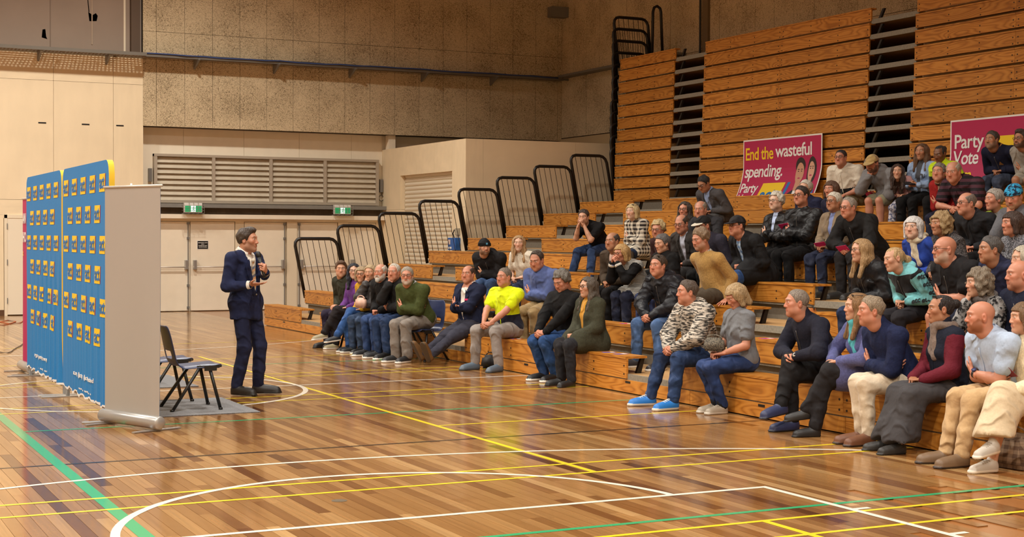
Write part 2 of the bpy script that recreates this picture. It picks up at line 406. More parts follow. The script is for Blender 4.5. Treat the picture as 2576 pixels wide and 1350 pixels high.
for x, s in ((7.27, 1), (12.68, 0)):
    box('winder', (x, YW-.12, 2.86 if s else 2.72), (x+.07, YW-.01, 3.15 if s else 3.02), GREYST, lv)
b = MB(); b.tube([(12.72, YW-.08, 2.72)]+[(12.72+.06*math.sin(a), YW-.08, 2.58-.07*math.cos(a+PI)) for a in [i*.6 for i in range(11)]], .008, 6); b.build('winder_cable', BLACKM, lv)
# beam, curtain strip, header, doors
struct(box('trim_1', (7.09, YW-.30, 2.30), (12.77, YW-.02, 2.385), plain('grey_beam', (136, 134, 128), .6, .2, noise=.05)))
cb = MB()
for i in range(60):
    xa, xb = 7.1+5.6*i/60, 7.1+5.6*(i+1)/60; f = lambda x: YW-.13+.015*math.sin(x*9)+.01*math.sin(x*23)
    cb.quad([(xa, f(xa), 2.14), (xb, f(xb), 2.14), (xb, f(xb)+.02, 2.31), (xa, f(xa)+.02, 2.31)])
o = cb.build('rolled_curtain', plain('brown_curtain', (92, 76, 58), .9), None, True); tag(o, 'brown rolled curtain under the grey beam above the doors', 'curtain')
struct(box('trim_2', (7.09, YW-.24, 2.06), (12.77, YW, 2.155), CREAM))
struct(box('trim_3', (7.09, YW-.05, 2.0), (12.77, YW, 2.06), CREAM2))
for i, x in enumerate((9.32, 10.54, 11.78)):
    struct(box('trim_%d' % (4+i), (x-(.12 if i != 0 else .1), YW-(.08 if i else .05), 0), (x+(.12 if i != 0 else .1), YW, 2.0), CREAM2))
struct(box('trim_7', (7.09, YW-.05, 0), (7.2, YW, 2.0), CREAM2)); struct(box('trim_8', (12.6, YW-.05, 0), (12.77, YW, 2.0), CREAM2))
dn = 0
LEAVES = [(7.2, 8.19, 'r'), (8.20, 9.21, 'l'), (9.43, 10.41, 'r'), (10.67, 11.65, 'l'), (11.91, 12.6, 'l')]
for xa, xb, side in LEAVES:
    dn += 1
    d = struct(thing('door_%d' % dn, 'x', 'x')); del d['label'], d['category']; d.location = (xa, YW, 0)
    box('leaf', (xa+.006, YW-.045, .015), (xb-.006, YW-.002, 1.99), CREAM, d, bevel=.004)
    xh = xb-.09 if side == 'r' else xa+.09
    b = MB(); b.tube([(xa+.05, YW-.13, .985), (xb-.05, YW-.13, .985)], .017, 8); b.build('push_bar', plain('push_bar', (214, 206, 194), .4, .3), d, True)
    box('latch_case', (xh-.035, YW-.15, .93), (xh+.035, YW-.045, 1.14), ALU, d, bevel=.01)
    if side == 'r' or dn == 4:
        b = MB(); xq = xb-.045 if side == 'r' else xa+.045
        b.tube([(xq, YW-.07, .03), (xq, YW-.07, 1.96)], .013, 6)
        for z in (.06, .55, 1.6, 1.93): b.box((xq-.025, YW-.09, z), (xq+.025, YW-.045, z+.05))
        b.build('bolt_rod', GREYST, d)
# door in the left wall
d = struct(thing('door_6', 'x', 'x')); del d['label'], d['category']; d.location = (4.3, YO, 0)
box('leaf', (4.27, YO-.01, .02), (4.66, YO+.03, 2.03), plain('door_white', (238, 226, 202), .45), d)
box('frame', (4.21, YO-.02, 0), (4.27, YO+.04, 2.1), CREAM2, d); box('frame', (4.66, YO-.02, 0), (4.74, YO+.04, 2.1), CREAM2, d); box('frame', (4.2, YO-.02, 2.03), (4.74, YO+.04, 2.1), CREAM2, d)
for z in (.25, 1.05, 1.8): box('hinge', (4.262, YO-.03, z), (4.278, YO-.008, z+.12), GREYST, d)
# notice on door
nt_ = thing('notice', 'small black notice with white lines of text taped to the door', 'sign', (8.35, YW-.05, 1.38))
box('paper', (8.35, YW-.051, 1.375), (8.61, YW-.047, 1.575), WHITE, nt_); box('black_print', (8.362, YW-.053, 1.387), (8.598, YW-.05, 1.563), BLACKM, nt_)
for i, s in enumerate(('EMERGENCY EXIT', 'ONLY', 'PLEASE DO NOT', 'BLOCK DOORS')):
    me = text_mesh(s, .026, WHITE, .0005, .02); lo, hi, _ = text_extent(me)
    o = mkobj('lettering', me, nt_, (.13-(hi[0])/2, -.0045, .135-.032*i)); o.rotation_euler = (PI/2, 0, 0)
# exit signs
EG = plain('exit_green', (30, 150, 92), .4, emit=.55); EW = plain('exit_white', (225, 250, 245), .4, emit=.9)
for i, xa in enumerate((7.98, 11.45)):
    e_ = thing('exit_sign', ('green exit sign in a wire cage nearest the grey banner, left of the speaker', 'green exit sign in a wire cage above the black railing, right of the speaker')[i], 'exit sign', (xa, YW-.3, 2.2), 'exit signs above the doors')
    Yf = YW-.40
    box('case', (xa, Yf, 2.19), (xa+.40, YW-.3, 2.40), WHITE, e_, bevel=.008)
    box('green_panel', (xa+.015, Yf-.004, 2.205), (xa+.385, Yf, 2.335), EG, e_)
    box('white_panel', (xa+.145, Yf-.006, 2.205), (xa+.25, Yf-.003, 2.335), EW, e_)
    b = MB(); y = Yf-.008; cx = xa+.197
    b.tube([(cx+.012, y, 2.318), (cx+.012, y-.002, 2.318)], .011, 10)
    for q in ([(cx+.008, 2.305), (cx-.002, 2.265)], [(cx+.006, 2.3), (cx+.03, 2.285), (cx+.034, 2.27)], [(cx+.004, 2.3), (cx-.02, 2.29), (cx-.024, 2.275)], [(cx-.002, 2.265), (cx+.02, 2.25), (cx+.014, 2.222)], [(cx-.002, 2.265), (cx-.012, 2.24), (cx-.034, 2.236)]):
        b.tube([(u, y, v) for u, v in q], .006, 5)
    b.build('running_man', EG, e_)
    b = MB()
    for z in (2.17, 2.235, 2.29, 2.345): b.tube([(xa-.03, Yf+.1, z), (xa-.03, Yf-.05, z), (xa+.43, Yf-.05, z), (xa+.43, Yf+.1, z)], .004, 5)
    for x in (-.03, .1, .2, .3, .43): b.tube([(xa+x, Yf+.1, 2.40), (xa+x, Yf-.05, 2.40), (xa+x, Yf-.05, 2.165), (xa+x, Yf+.1, 2.165)], .004, 5)
    b.build('wire_cage', ALU, e_)
# plywood box room with roller shutter
XB, YB, ZT = 12.77, 27.86, 3.72
br = struct(MB().build('wall_box_room', PLYWALL)) if False else struct(box('wall_box_room', (XB+.16, YB+.02, 0), (XR, YW, ZT-.02), plain('box_core', (130, 108, 78), .9)))
for ya, yb, za, zb in ((31.45, 32.6, 0, 2.3), (31.45, 32.6, 2.3, ZT), (27.86, 28.55, 0, 2.3), (27.86, 28.55, 2.3, ZT), (28.55, 29.5, 3.07, ZT), (29.5, 30.5, 3.07, ZT), (30.5, 31.45, 3.07, ZT)):
    board('ply_sheet', (XB, ya+.002, za+.002), (XB+.17, yb-.002, zb-.002), PLYWALL, br)
for xa, xb, za, zb in ((12.77, 13.17, 0, 2.12), (13.17, 15.36, 0, 2.12), (15.36, XR, 0, 2.12), (12.77, 13.17, 2.12, ZT), (13.17, 15.36, 2.12, ZT), (15.36, XR, 2.12, ZT)):
    board('ply_sheet', (xa+.002, YB, za+.002), (xb-.002, YB+.025, zb-.002), PLYWALL, br)
rs = thing('roller_shutter', 'cream roller shutter closed in the plywood box wall behind the railings', 'shutter', (XB+.14, 28.55, 0))
ss = MB()
prof = [(0, 0), (-.012, .004), (-.03, .03), (-.032, .055), (-.02, .078), (-.004, .086), (0, .094)]
for (a, za), (c, zc) in zip(prof, prof[1:]): ss.quad([(a, 0, za), (a, 1, za), (c, 1, zc), (c, 0, zc)][::-1])
ssm = ss.mesh('shutter_slat', SHUT)
for j in range(33): mkobj('shutter_slat', ssm, rs, (0, .012, .094*j), scale=(1, 2.876, 1))
bx = thing('device_box', 'blue wall box with switch and cable beside the roller shutter', 'box', (XB, 28.25, 1.41))
box('case', (XB-.12, 28.10, 1.40), (XB-.002, 28.5, 1.66), plain('blue_case', (28, 92, 168), .45), bx, bevel=.012)
box('label_plate', (XB-.124, 28.36, 1.52), (XB-.119, 28.46, 1.62), plain('label_red', (214, 190, 180), .5), bx); box('label_plate', (XB-.124, 28.3, 1.43), (XB-.119, 28.46, 1.47), WHITE, bx)
box('socket', (XB-.05, 28.12, 1.72), (XB-.002, 28.3, 1.86), plain('socket_grey', (170, 160, 140), .5), bx, bevel=.006)
b = MB(); b.tube([(XB-.05, 28.32, 1.66), (XB-.07, 28.34, 1.75), (XB-.05, 28.31, 1.83)], .012, 6); b.build('plug_lead', BLACKM, bx)
struct(box('trim_9', (XB+.05, 32.3, ZT), (XB+.22, 32.5, 4.05), CREAM))
# pipe and bracket on right wall
b = MB(); b.tube([(XR-.05, 26.02, 5), (XR-.05, 26.02, 10)], .022, 8); struct(b.build('trim_10', BLACKM)); struct(box('trim_11', (XR-.06, 25.72, 5), (XR-.005, 25.92, 10), plain('wall_strip', (118, 100, 74), .8)))
struct(box('trim_12', (16.9, 31.85, 7.05), (XR-.01, 32.1, 7.3), GREYST))

# ------------------------------------------------------------------ bleachers
def RX(k): return 8.22 if k == 1 else (7.30+.857*k if k <= 9 else 15.83+.008*(k-10)+(.035 if k >= 15 else 0)+(.02 if k >= 21 else 0))
def RZ(k): return .145+.252*k
SEC = [(24.85, 27.0), (19.0, 23.8), (13.72, 17.92), (7.5, 12.68)]
BOLT = plain('bolt_head', (40, 28, 18), .5)
ordn = ['front', 'second', 'third', 'fourth', 'fifth', 'sixth', 'seventh', 'eighth', 'ninth']
NOSE = plain('grey_nosing', (136, 130, 116), .65, noise=.15, nscale=40)
RISER = plain('grey_riser', (112, 105, 92), .75, noise=.1, nscale=30)
def rail(row, k, X, z, w, h, lean, yy):
    g = MB(); r = .032; c = .14
    p0 = (X+lean, yy, z-.12); pts = [p0]
    def P(u, v): return (X + lean*(1-v/h) + u, yy, z+v)
    pts = [P(0, -.15), P(0, h-c)] + [P(c-c*math.cos(a), h-c+c*math.sin(a)) for a in (.5, 1.0, 1.57)] + [P(w-c+c*math.sin(a), h-c+c*math.cos(a)) for a in (0, .5, 1.0, 1.57)] + [P(w, -.0)]
    g.tube(pts, r, 8); o = g.build('guard_rail', BLACKM, row, True)
    q = MB(); n = max(1, int(w/.118))
    for i in range(1, n): q.tube([P(w*i/n, -.1), P(w*i/n, h-.01)], .006, 5)
    if n > 1:
        q = q.build('rail_rods', BLACKM, o)
for k in range(1, 22):
    X, z = RX(k), RZ(k); d = z-.19
    if k <= 9: lab = '%s row of the open wooden bleachers counted from the floor' % ordn[k-1]
    else: lab = 'closed bleacher row of the folded wooden stack, %s from its bottom' % ('lowest' if k == 10 else ordn[k-10]+' board' if k < 19 else ('tenth board', 'eleventh board', 'topmost board')[k-19])
    row = thing('bleacher_row', lab, 'bleacher', (X, 17, 0 if k == 1 else d), 'rows of the telescopic bleachers')
    xb = RX(k+1)+.10 if k <= 9 else XR-.05
    ylo, yhi = (7.5, 27.0)
    box('deck', (X+.03 if k <= 9 else X+.16, ylo, d-.03), (xb, yhi, d), WOODD, row)
    if k <= 9: box('nosing', (X+.005, ylo, d-.075), (X+.035, yhi, d+.002), NOSE, row)
    else:
        for ya, yb in ((SEC[1][1], SEC[0][0]), (SEC[2][1], SEC[1][0]), (SEC[3][1], SEC[2][0])):
            box('nosing', (X+.005, ya-.02, d-.075), (X+.035, yb+.02, d+.002), NOSE, row); box('aisle_deck', (X+.03, ya, d-.03), (X+.17, yb, d), WOODD, row)
    if k <= 9: box('riser', (RX(k+1)+.06, ylo, d), (RX(k+1)+.09, yhi, RZ(k+1)-.25), RISER, row)
    bo = MB()
    for si, (ya, yb) in enumerate(SEC):
        if k == 21: pass
        n = 1 if yb-ya < 3 else 2
        for j in range(n):
            y0, y1 = ya+(yb-ya)*j/n, ya+(yb-ya)*(j+1)/n
            board('front_board', (X-.012, y0+.002, z-(.236 if k <= 9 else .214)), (X+.012, y1-.002, z-.026), WOOD, row)
            board('seat_board', (X-.022, y0+.002, z-.024), (X+.25 if k <= 9 else X+.1, y1-.002, z), WOOD, row)
            for yy in ([y0+.05+(y1-y0-.1)*t for t in (0, .33, .66, 1)]):
                for zz in (.08, .17): bo.tube([(X-.016, yy, z-zz-.02), (X-.010, yy, z-zz-.02)], .011, 6)
        for yy, sg in ((ya, 1), (yb, -1)):
            if k <= 9 and 7.6 < yy < 26.9:
                y_ = yy+sg*.06; bs = MB(); bs.hexa([(X+.14, y_-.02, d), (X+.2, y_-.02, d), (X+.2, y_+.02, d), (X+.14, y_+.02, d), (X+.2, y_-.02, z-.024), (X+.245, y_-.02, z-.024), (X+.245, y_+.02, z-.024), (X+.2, y_+.02, z-.024)]); bs.build('seat_bracket', BLACKM, row)
            elif k > 9 and 7.6 < yy < 26.9:
                y_ = yy-.1 if sg > 0 else yy+.1
                if sg > 0: bs = MB(); bs.hexa([(X+.06, y_-.03, d), (X+.1, y_-.03, d), (X+.1, y_+.02, d), (X+.06, y_+.02, d), (X+.06, y_-.13, z-.03), (X+.1, y_-.13, z-.03), (X+.1, y_-.08, z-.03), (X+.06, y_-.08, z-.03)]); bs.build('seat_bracket', BLACKM, row)
    bo.build('bolt_heads', BOLT, row)['kind'] = 'stuff'
    if k == 1:
        yy = 27.0
        while yy > 7.6:
            y0 = max(7.5, yy-2.42); board('kick_board', (X-.01, y0+.003, .012), (X+.015, yy-.003, z-.25), WOOD, row)
            box('kick_handle', (X-.014, (y0+yy)/2-.05, z-.285), (X-.008, (y0+yy)/2+.05, z-.262), BLACKM, row); yy = y0
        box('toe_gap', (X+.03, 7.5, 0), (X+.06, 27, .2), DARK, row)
    if 2 <= k <= 9:
        for ya in (23.8, 17.92, 12.68):       # half steps in the aisles
            a_ = MB(); dd = RZ(k-1)-.19
            a_.box((X-.26, ya+.1, dd), (X-.22, ya+.55, dd+.118)); o = a_.build('step_front', WOOD, row)
            b_ = MB(); 
            for j in range(5): b_.box((X-.27+.058*j, ya+.09, dd+.118), (X-.27+.058*j+.052, ya+.56, dd+.13))
            b_.build('step_tread', ALU, row)
        rail(row, k, X-.19, z, .857, .985, .2, 27.12)
    if k >= 10:
        sh = .012*(k-10)
        rail(row, k, X-.08+.0*sh, z, .84, .92, .1, 27.05+.012*(k-10))
t_ = MB()
t_.tube([(XR-.62, 27.0, 5.3), (XR-.6, 27.0, 6.5)] + [(XR-.5+.1*math.cos(a), 27.0, 6.5+.13*math.sin(a)) for a in (2.4, 1.57, .7)] + [(XR-.4, 27.0, 6.5), (XR-.34, 27.0, 5.3)], .032, 8)
t_.build('guard_rail', BLACKM, row, True)
box('back_board', (XR-.16, 7.5, RZ(21)-.25), (XR-.13, 27, RZ(21)+.05), WOOD, row)

# ------------------------------------------------------------------ people: smooth-union fields meshed with surface nets
A3 = lambda *v: np.array(v, float)
def unit(v): v = np.asarray(v, float); return v/(np.linalg.norm(v)+1e-9)
UP = A3(0, 0, 1)
class Fld:
    def __init__(s, lo, hi, h):
        s.h = h; s.lo = np.array(lo, float)-3*h; s.n = np.ceil((np.array(hi)-s.lo)/h).astype(int)+4
        s.D = np.full(s.n, .25, np.float32); s.L = np.zeros(s.n, np.int8)
        s.ax = [(s.lo[i]+h*np.arange(s.n[i])).astype(np.float32) for i in range(3)]
    def grid(s, sl=None):
        sl = sl or (slice(None),)*3
        return s.ax[0][sl[0]][:, None, None], s.ax[1][sl[1]][None, :, None], s.ax[2][sl[2]][None, None, :]
    def put(s, fn, lo, hi, k=.02, lab=0, op='u'):
        i0 = np.clip(np.floor((np.array(lo)-s.lo)/s.h).astype(int)-2, 0, s.n); i1 = np.clip(np.ceil((np.array(hi)-s.lo)/s.h).astype(int)+3, 0, s.n)
        if (i1 <= i0).any(): return
        sl = tuple(slice(a, b) for a, b in zip(i0, i1))
        d = fn(*s.grid(sl)).astype(np.float32); c = s.D[sl]
        if op == 'u':
            s.L[sl] = np.where(d < c, lab, s.L[sl])
            q = np.maximum(k-np.abs(c-d), 0)/k; s.D[sl] = np.minimum(c, d)-q*q*k*.25
        elif op == 's':
            q = np.maximum(k-np.abs(c+d), 0)/k; s.D[sl] = np.maximum(c, -d)+q*q*k*.25
        elif op == 'i':
            q = np.maximum(k-np.abs(c-d), 0)/k; s.D[sl] = np.maximum(c, d)+q*q*k*.25
    def cone(s, a, b, ra, rb, k=.02, lab=0, n=None, fl=1., op='u'):
        a = np.asarray(a, float); b = np.asarray(b, float); ba = b-a; L2 = max(ba@ba, 1e-9); R = max(ra, rb)+k+.02
        def fn(X, Y, Z):
            x, y, z = X-a[0], Y-a[1], Z-a[2]
            t = np.clip((x*ba[0]+y*ba[1]+z*ba[2])/L2, 0, 1)
            x = x-t*ba[0]; y = y-t*ba[1]; z = z-t*ba[2]
            if n is not None:
                e = (x*n[0]+y*n[1]+z*n[2])*(1/fl-1); x = x+e*n[0]; y = y+e*n[1]; z = z+e*n[2]
            return np.sqrt(x*x+y*y+z*z)-(ra+t*(rb-ra))
        s.put(fn, np.minimum(a, b)-R, np.maximum(a, b)+R, k, lab, op)
    def ell(s, c, r, k=.02, lab=0, M=None, op='u'):
        c = np.asarray(c, float); r = np.asarray(r, float); R = r.max()+k+.02
        M = np.eye(3) if M is None else M       # rows: local axes
        def fn(X, Y, Z):
            x, y, z = X-c[0], Y-c[1], Z-c[2]
            q = [(x*M[i][0]+y*M[i][1]+z*M[i][2]) for i in range(3)]
            k0 = np.sqrt(sum((q[i]/r[i])**2 for i in range(3)))+1e-6; k1 = np.sqrt(sum((q[i]/r[i]**2)**2 for i in range(3)))+1e-6
            return k0*(k0-1)/k1
        s.put(fn, c-R, c+R, k, lab, op)
    def mesh(s):
        D = s.D; n0, n1, n2 = D.shape; ins = D < 0
        c = ins[:-1, :-1, :-1].astype(np.int8)
        for i, j, k in ((1, 0, 0), (0, 1, 0), (0, 0, 1), (1, 1, 0), (1, 0, 1), (0, 1, 1), (1, 1, 1)):
            c = c+ins[i:n0-1+i, j:n1-1+j, k:n2-1+k]
        act = np.argwhere((c > 0) & (c < 8)); nv = len(act)
        idx = np.full(c.shape, -1, np.int32); idx[tuple(act.T)] = np.arange(nv)
        P = np.zeros((nv, 3)); cnt = np.zeros(nv); I, J, K = act.T
        for ax in range(3):
            o1, o2 = [a for a in range(3) if a != ax]
            for u in (0, 1):
                for w in (0, 1):
                    of = [0, 0, 0]; of[o1] = u; of[o2] = w; e = list(of); e[ax] = 1
                    d0 = D[I+of[0], J+of[1], K+of[2]]; d1 = D[I+e[0], J+e[1], K+e[2]]
                    m = (d0 < 0) != (d1 < 0); t = np.where(m, d0/np.where(m, d0-d1, 1), 0)
                    q = np.tile(np.array(of, float), (nv, 1)); q[:, ax] += t
                    P += q*m[:, None]; cnt += m
        V = s.lo+s.h*(act+P/cnt[:, None]); F = []
        for ax in range(3):
            o1, o2 = (ax+1) % 3, (ax+2) % 3
            a = [slice(None)]*3; b = [slice(None)]*3; a[ax] = slice(0, -1); b[ax] = slice(1, None)
            A_, B_ = ins[tuple(a)], ins[tuple(b)]
            for flip, msk in ((0, A_ & ~B_), (1, ~A_ & B_)):
                q = np.argwhere(msk); q = q[(q[:, o1] > 0) & (q[:, o2] > 0) & (q[:, o1] < D.shape[o1]-1) & (q[:, o2] < D.shape[o2]-1)]
                if not len(q): continue
                cs = []
                for u, w in ((1, 1), (0, 1), (0, 0), (1, 0)):
                    r = q.copy(); r[:, o1] -= u; r[:, o2] -= w; cs.append(idx[tuple(r.T)])
                f = np.stack(cs, 1); F.append(f[:, ::-1] if flip else f)
        F = np.concatenate(F); F = F[(F >= 0).all(1)]
        return V, F, s.L[tuple(act.T)]

def np_mesh(name, V, F, mats, mi=None, col=None, smooth=True):
    me = bpy.data.meshes.new(name); nf = len(F); w = F.shape[1]
    me.vertices.add(len(V)); me.vertices.foreach_set('co', np.ascontiguousarray(V, np.float32).ravel())
    me.loops.add(nf*w); me.loops.foreach_set('vertex_index', np.ascontiguousarray(F, np.int32).ravel())
    me.polygons.add(nf); me.polygons.foreach_set('loop_start', np.arange(nf, dtype=np.int32)*w)
    if mi is not None: me.polygons.foreach_set('material_index', np.ascontiguousarray(mi, np.int32))
    me.polygons.foreach_set('use_smooth', np.full(nf, smooth))
    for m in (mats if isinstance(mats, (list, tuple)) else [mats]): me.materials.append(m)
    if col is not None:
        at = me.color_attributes.new('Col', 'FLOAT_COLOR', 'POINT')
        at.data.foreach_set('color', np.ascontiguousarray(np.concatenate([col, np.ones((len(col), 1))], 1), np.float32).ravel())
    me.update(calc_edges=True); me.validate(); return me
def wob(X, Y, Z, f, ph=0.):
    return np.sin(f*X+1.7*np.sin(f*.63*Z+ph)+ph)*np.sin(f*.9*Y+1.3*np.sin(f*.7*X-ph)+2*ph)+.6*np.sin(f*1.3*Z+1.9*np.sin(f*.8*Y+ph))

def folds(f, amp, joints, ph, base=.35):
    X, Y, Z = f.grid(); near_ = np.abs(f.D) < .05
    I = np.argwhere(near_); 
    if not len(I): return
    x, y, z = [f.ax[i][I[:, i]] for i in range(3)]
    m = np.full(len(x), base, np.float32)
    for j, r in joints: m += np.exp(-((x-j[0])**2+(y-j[1])**2+(z-j[2])**2)/r**2)
    wx = .10*np.sin(9*x+ph)+.08*np.sin(11*y-ph); wz = .05*np.sin(13*x+5*y+2*ph)+.04*np.sin(15*y-6*x+ph)
    a = 34*(z+wz)+10*(x+y); b_ = 27*(x-y+wx)+16*(z+wz)
    n1 = .5+.5*np.sin(7*x+6*z+ph)*np.sin(8*y-5*z+2*ph); n2 = 1-n1
    c = np.exp(-(np.sin(a+1.2*np.sin(5*y+4*x+ph))/.36)**2)*n1+np.exp(-(np.sin(b_+1.1*np.sin(6*z+ph))/.36)**2)*n2
    f.D[near_] += (amp*np.minimum(m, 1.15)*(c-.32)).astype(np.float32)
# ---- cloth, skin, hair materials
def fab(kind, c, c2=None, zone=None):
    key = (kind, tuple(c), tuple(c2 or ()), tuple(zone or ()))
    if key in MC: return MC[key]
    m, nt, b = nodes('%s_cloth' % kind); L = nt.links; cl = lin(c); c2l = lin(c2) if c2 else None
    g = N(nt, 'ShaderNodeNewGeometry'); nz = N(nt, 'ShaderNodeTexNoise', i_Scale=60., i_Detail=4.); L.new(g.outputs['Position'], nz.inputs['Vector'])
    big = N(nt, 'ShaderNodeTexNoise', i_Scale=9., i_Detail=3., i_Distortion=.8); L.new(g.outputs['Position'], big.inputs['Vector'])
    rough = .85; src = None
    def sc(v): return tuple(min(1, x*v) for x in cl)
    if kind in ('plain', 'knit', 'shiny', 'fleece'):
        v_ = .16 if kind in ('knit', 'fleece') else .06; r = ramp(nt, nz.outputs['Fac'], [(.3, sc(1-v_)), (.7, sc(1+v_))]); src = r.outputs[0]
        if kind == 'shiny': rough = .42
    elif kind == 'denim':
        r = ramp(nt, big.outputs['Fac'], [(.32, sc(.7)), (.55, sc(1.0)), (.72, tuple(min(1, x*1.35+.02) for x in cl))]); src = r.outputs[0]
    elif kind in ('marl', 'tweed', 'print'):
        mp = N(nt, 'ShaderNodeMapping'); mp.inputs['Scale'].default_value = (16, 16, 85) if kind == 'marl' else ((90, 90, 90) if kind == 'tweed' else (26, 26, 26))
        L.new(g.outputs['Position'], mp.inputs['Vector']); n3 = N(nt, 'ShaderNodeTexNoise', i_Scale=1., i_Detail=3., i_Distortion=.6); L.new(mp.outputs[0], n3.inputs['Vector'])
        r = ramp(nt, n3.outputs['Fac'], [(.44, cl), (.56, c2l)]); src = r.outputs[0]
    elif kind in ('stripe', 'band', 'plaid', 'pin'):
        f = {'stripe': 62., 'band': 13., 'plaid': 17., 'pin': 90.}[kind]
        sx = N(nt, 'ShaderNodeSeparateXYZ'); L.new(g.outputs['Position'], sx.inputs[0])
        def bands(out, fr, lo):
            k = N(nt, 'ShaderNodeMath', operation='MULTIPLY'); k.inputs[1].default_value = fr; L.new(out, k.inputs[0])
            q = N(nt, 'ShaderNodeMath', operation='FRACT'); L.new(k.outputs[0], q.inputs[0])
            e = N(nt, 'ShaderNodeMath', operation='GREATER_THAN'); e.inputs[1].default_value = lo; L.new(q.outputs[0], e.inputs[0]); return e.outputs[0]
        a = bands(sx.outputs['Z'], f, .5)
        if kind == 'plaid':
            ad = N(nt, 'ShaderNodeMath', operation='ADD'); L.new(sx.outputs['X'], ad.inputs[0]); L.new(sx.outputs['Y'], ad.inputs[1])
            b2 = bands(ad.outputs[0], f*.9, .5); t = N(nt, 'ShaderNodeMath', operation='ADD'); L.new(a, t.inputs[0]); L.new(b2, t.inputs[1])
            h = N(nt, 'ShaderNodeMath', operation='MULTIPLY'); h.inputs[1].default_value = .5; L.new(t.outputs[0], h.inputs[0]); a = h.outputs[0]
        if kind == 'pin':
            ad = N(nt, 'ShaderNodeMath', operation='ADD'); L.new(sx.outputs['X'], ad.inputs[0]); L.new(sx.outputs['Y'], ad.inputs[1]); a = bands(ad.outputs[0], 34, .6)
        r = ramp(nt, a, [(.0, cl), (1., c2l)]); src = r.outputs[0]
    if zone:
        za = N(nt, 'ShaderNodeAttribute', attribute_name='zone'); gt = N(nt, 'ShaderNodeMath', operation='GREATER_THAN'); gt.inputs[1].default_value = 0; L.new(za.outputs['Fac'], gt.inputs[0])
        mz = N(nt, 'ShaderNodeMix', data_type='RGBA'); L.new(gt.outputs[0], mz.inputs[0]); L.new(src, mz.inputs[6]); mz.inputs[7].default_value = rgba(lin(zone)); src = mz.outputs[2]
    L.new(src, b.inputs['Base Color']); b.inputs['Roughness'].default_value = rough; b.inputs['Specular IOR Level'].default_value = .22
    if kind in ('knit', 'fleece', 'plain', 'marl', 'denim'): b.inputs['Sheen Weight'].default_value = .10 if sum(c) > 260 else 0.
    mixn = N(nt, 'ShaderNodeMath', operation='MULTIPLY_ADD'); mixn.inputs[1].default_value = {'knit': .35, 'fleece': .5}.get(kind, .06); L.new(nz.outputs['Fac'], mixn.inputs[0]); L.new(big.outputs['Fac'], mixn.inputs[2])
    b1 = bump(nt, b, mixn.outputs[0], .5, .012 if kind != 'shiny' else .02)
    if kind not in ('fleece',):
        wv = N(nt, 'ShaderNodeTexWave', i_Scale=2.6, i_Distortion=9., i_Detail=2.); wv.bands_direction = 'DIAGONAL'; wv.inputs['Detail Scale'].default_value = 1.4; L.new(g.outputs['Position'], wv.inputs['Vector'])
        mk = N(nt, 'ShaderNodeTexNoise', i_Scale=5., i_Detail=1.); L.new(g.outputs['Position'], mk.inputs['Vector'])
        pw = N(nt, 'ShaderNodeMath', operation='POWER'); pw.inputs[1].default_value = 2.2; L.new(wv.outputs['Fac'], pw.inputs[0])
        ml = N(nt, 'ShaderNodeMath', operation='MULTIPLY'); L.new(pw.outputs[0], ml.inputs[0]); L.new(mk.outputs['Fac'], ml.inputs[1])
        b2 = N(nt, 'ShaderNodeBump'); b2.inputs['Strength'].default_value = .8 if kind != 'knit' else .4; b2.inputs['Distance'].default_value = .035
        L.new(ml.outputs[0], b2.inputs['Height']); L.new(b1.outputs[0], b2.inputs['Normal']); L.new(b2.outputs[0], b.inputs['Normal'])
    MC[key] = m; return m
def skin_mat():
    m, nt, b = nodes('skin'); at = N(nt, 'ShaderNodeAttribute', attribute_name='Col')
    nt.links.new(at.outputs['Color'], b.inputs['Base Color']); b.inputs['Roughness'].default_value = .48; b.inputs['Specular IOR Level'].default_value = .4
    b.inputs['Subsurface Weight'].default_value = .03; b.inputs['Subsurface Radius'].default_value = (.012, .005, .003); return m
SKIN = skin_mat()
def hair_mat(c):
    key = ('hair', tuple(c))
    if key in MC: return MC[key]
    m, nt, b = nodes('hair'); L = nt.links; tc = N(nt, 'ShaderNodeTexCoord'); mp = N(nt, 'ShaderNodeMapping'); mp.inputs['Scale'].default_value = (120, 120, 14)
    L.new(tc.outputs['Object'], mp.inputs['Vector']); nz = N(nt, 'ShaderNodeTexNoise', i_Scale=1., i_Detail=3., i_Distortion=.7); L.new(mp.outputs[0], nz.inputs['Vector'])
    cl = lin(c); r = ramp(nt, nz.outputs['Fac'], [(.3, tuple(x*.62 for x in cl)), (.52, cl), (.75, tuple(min(1, x*1.35+.01) for x in cl))])
    L.new(r.outputs[0], b.inputs['Base Color']); b.inputs['Roughness'].default_value = .5; bump(nt, b, nz.outputs['Fac'], .9, .02); MC[key] = m; return m
SHOE_M = {}
GLASSF = plain('glasses_frame', (24, 20, 18), .3)
def lens_mat():
    m, nt, b = nodes('lens'); b.inputs['Base Color'].default_value = (1, 1, 1, 1); b.inputs['Roughness'].default_value = .05; b.inputs['Transmission Weight'].default_value = 1; b.inputs['IOR'].default_value = 1.02; b.inputs['Alpha'].default_value = .12; return m
LENS = lens_mat()

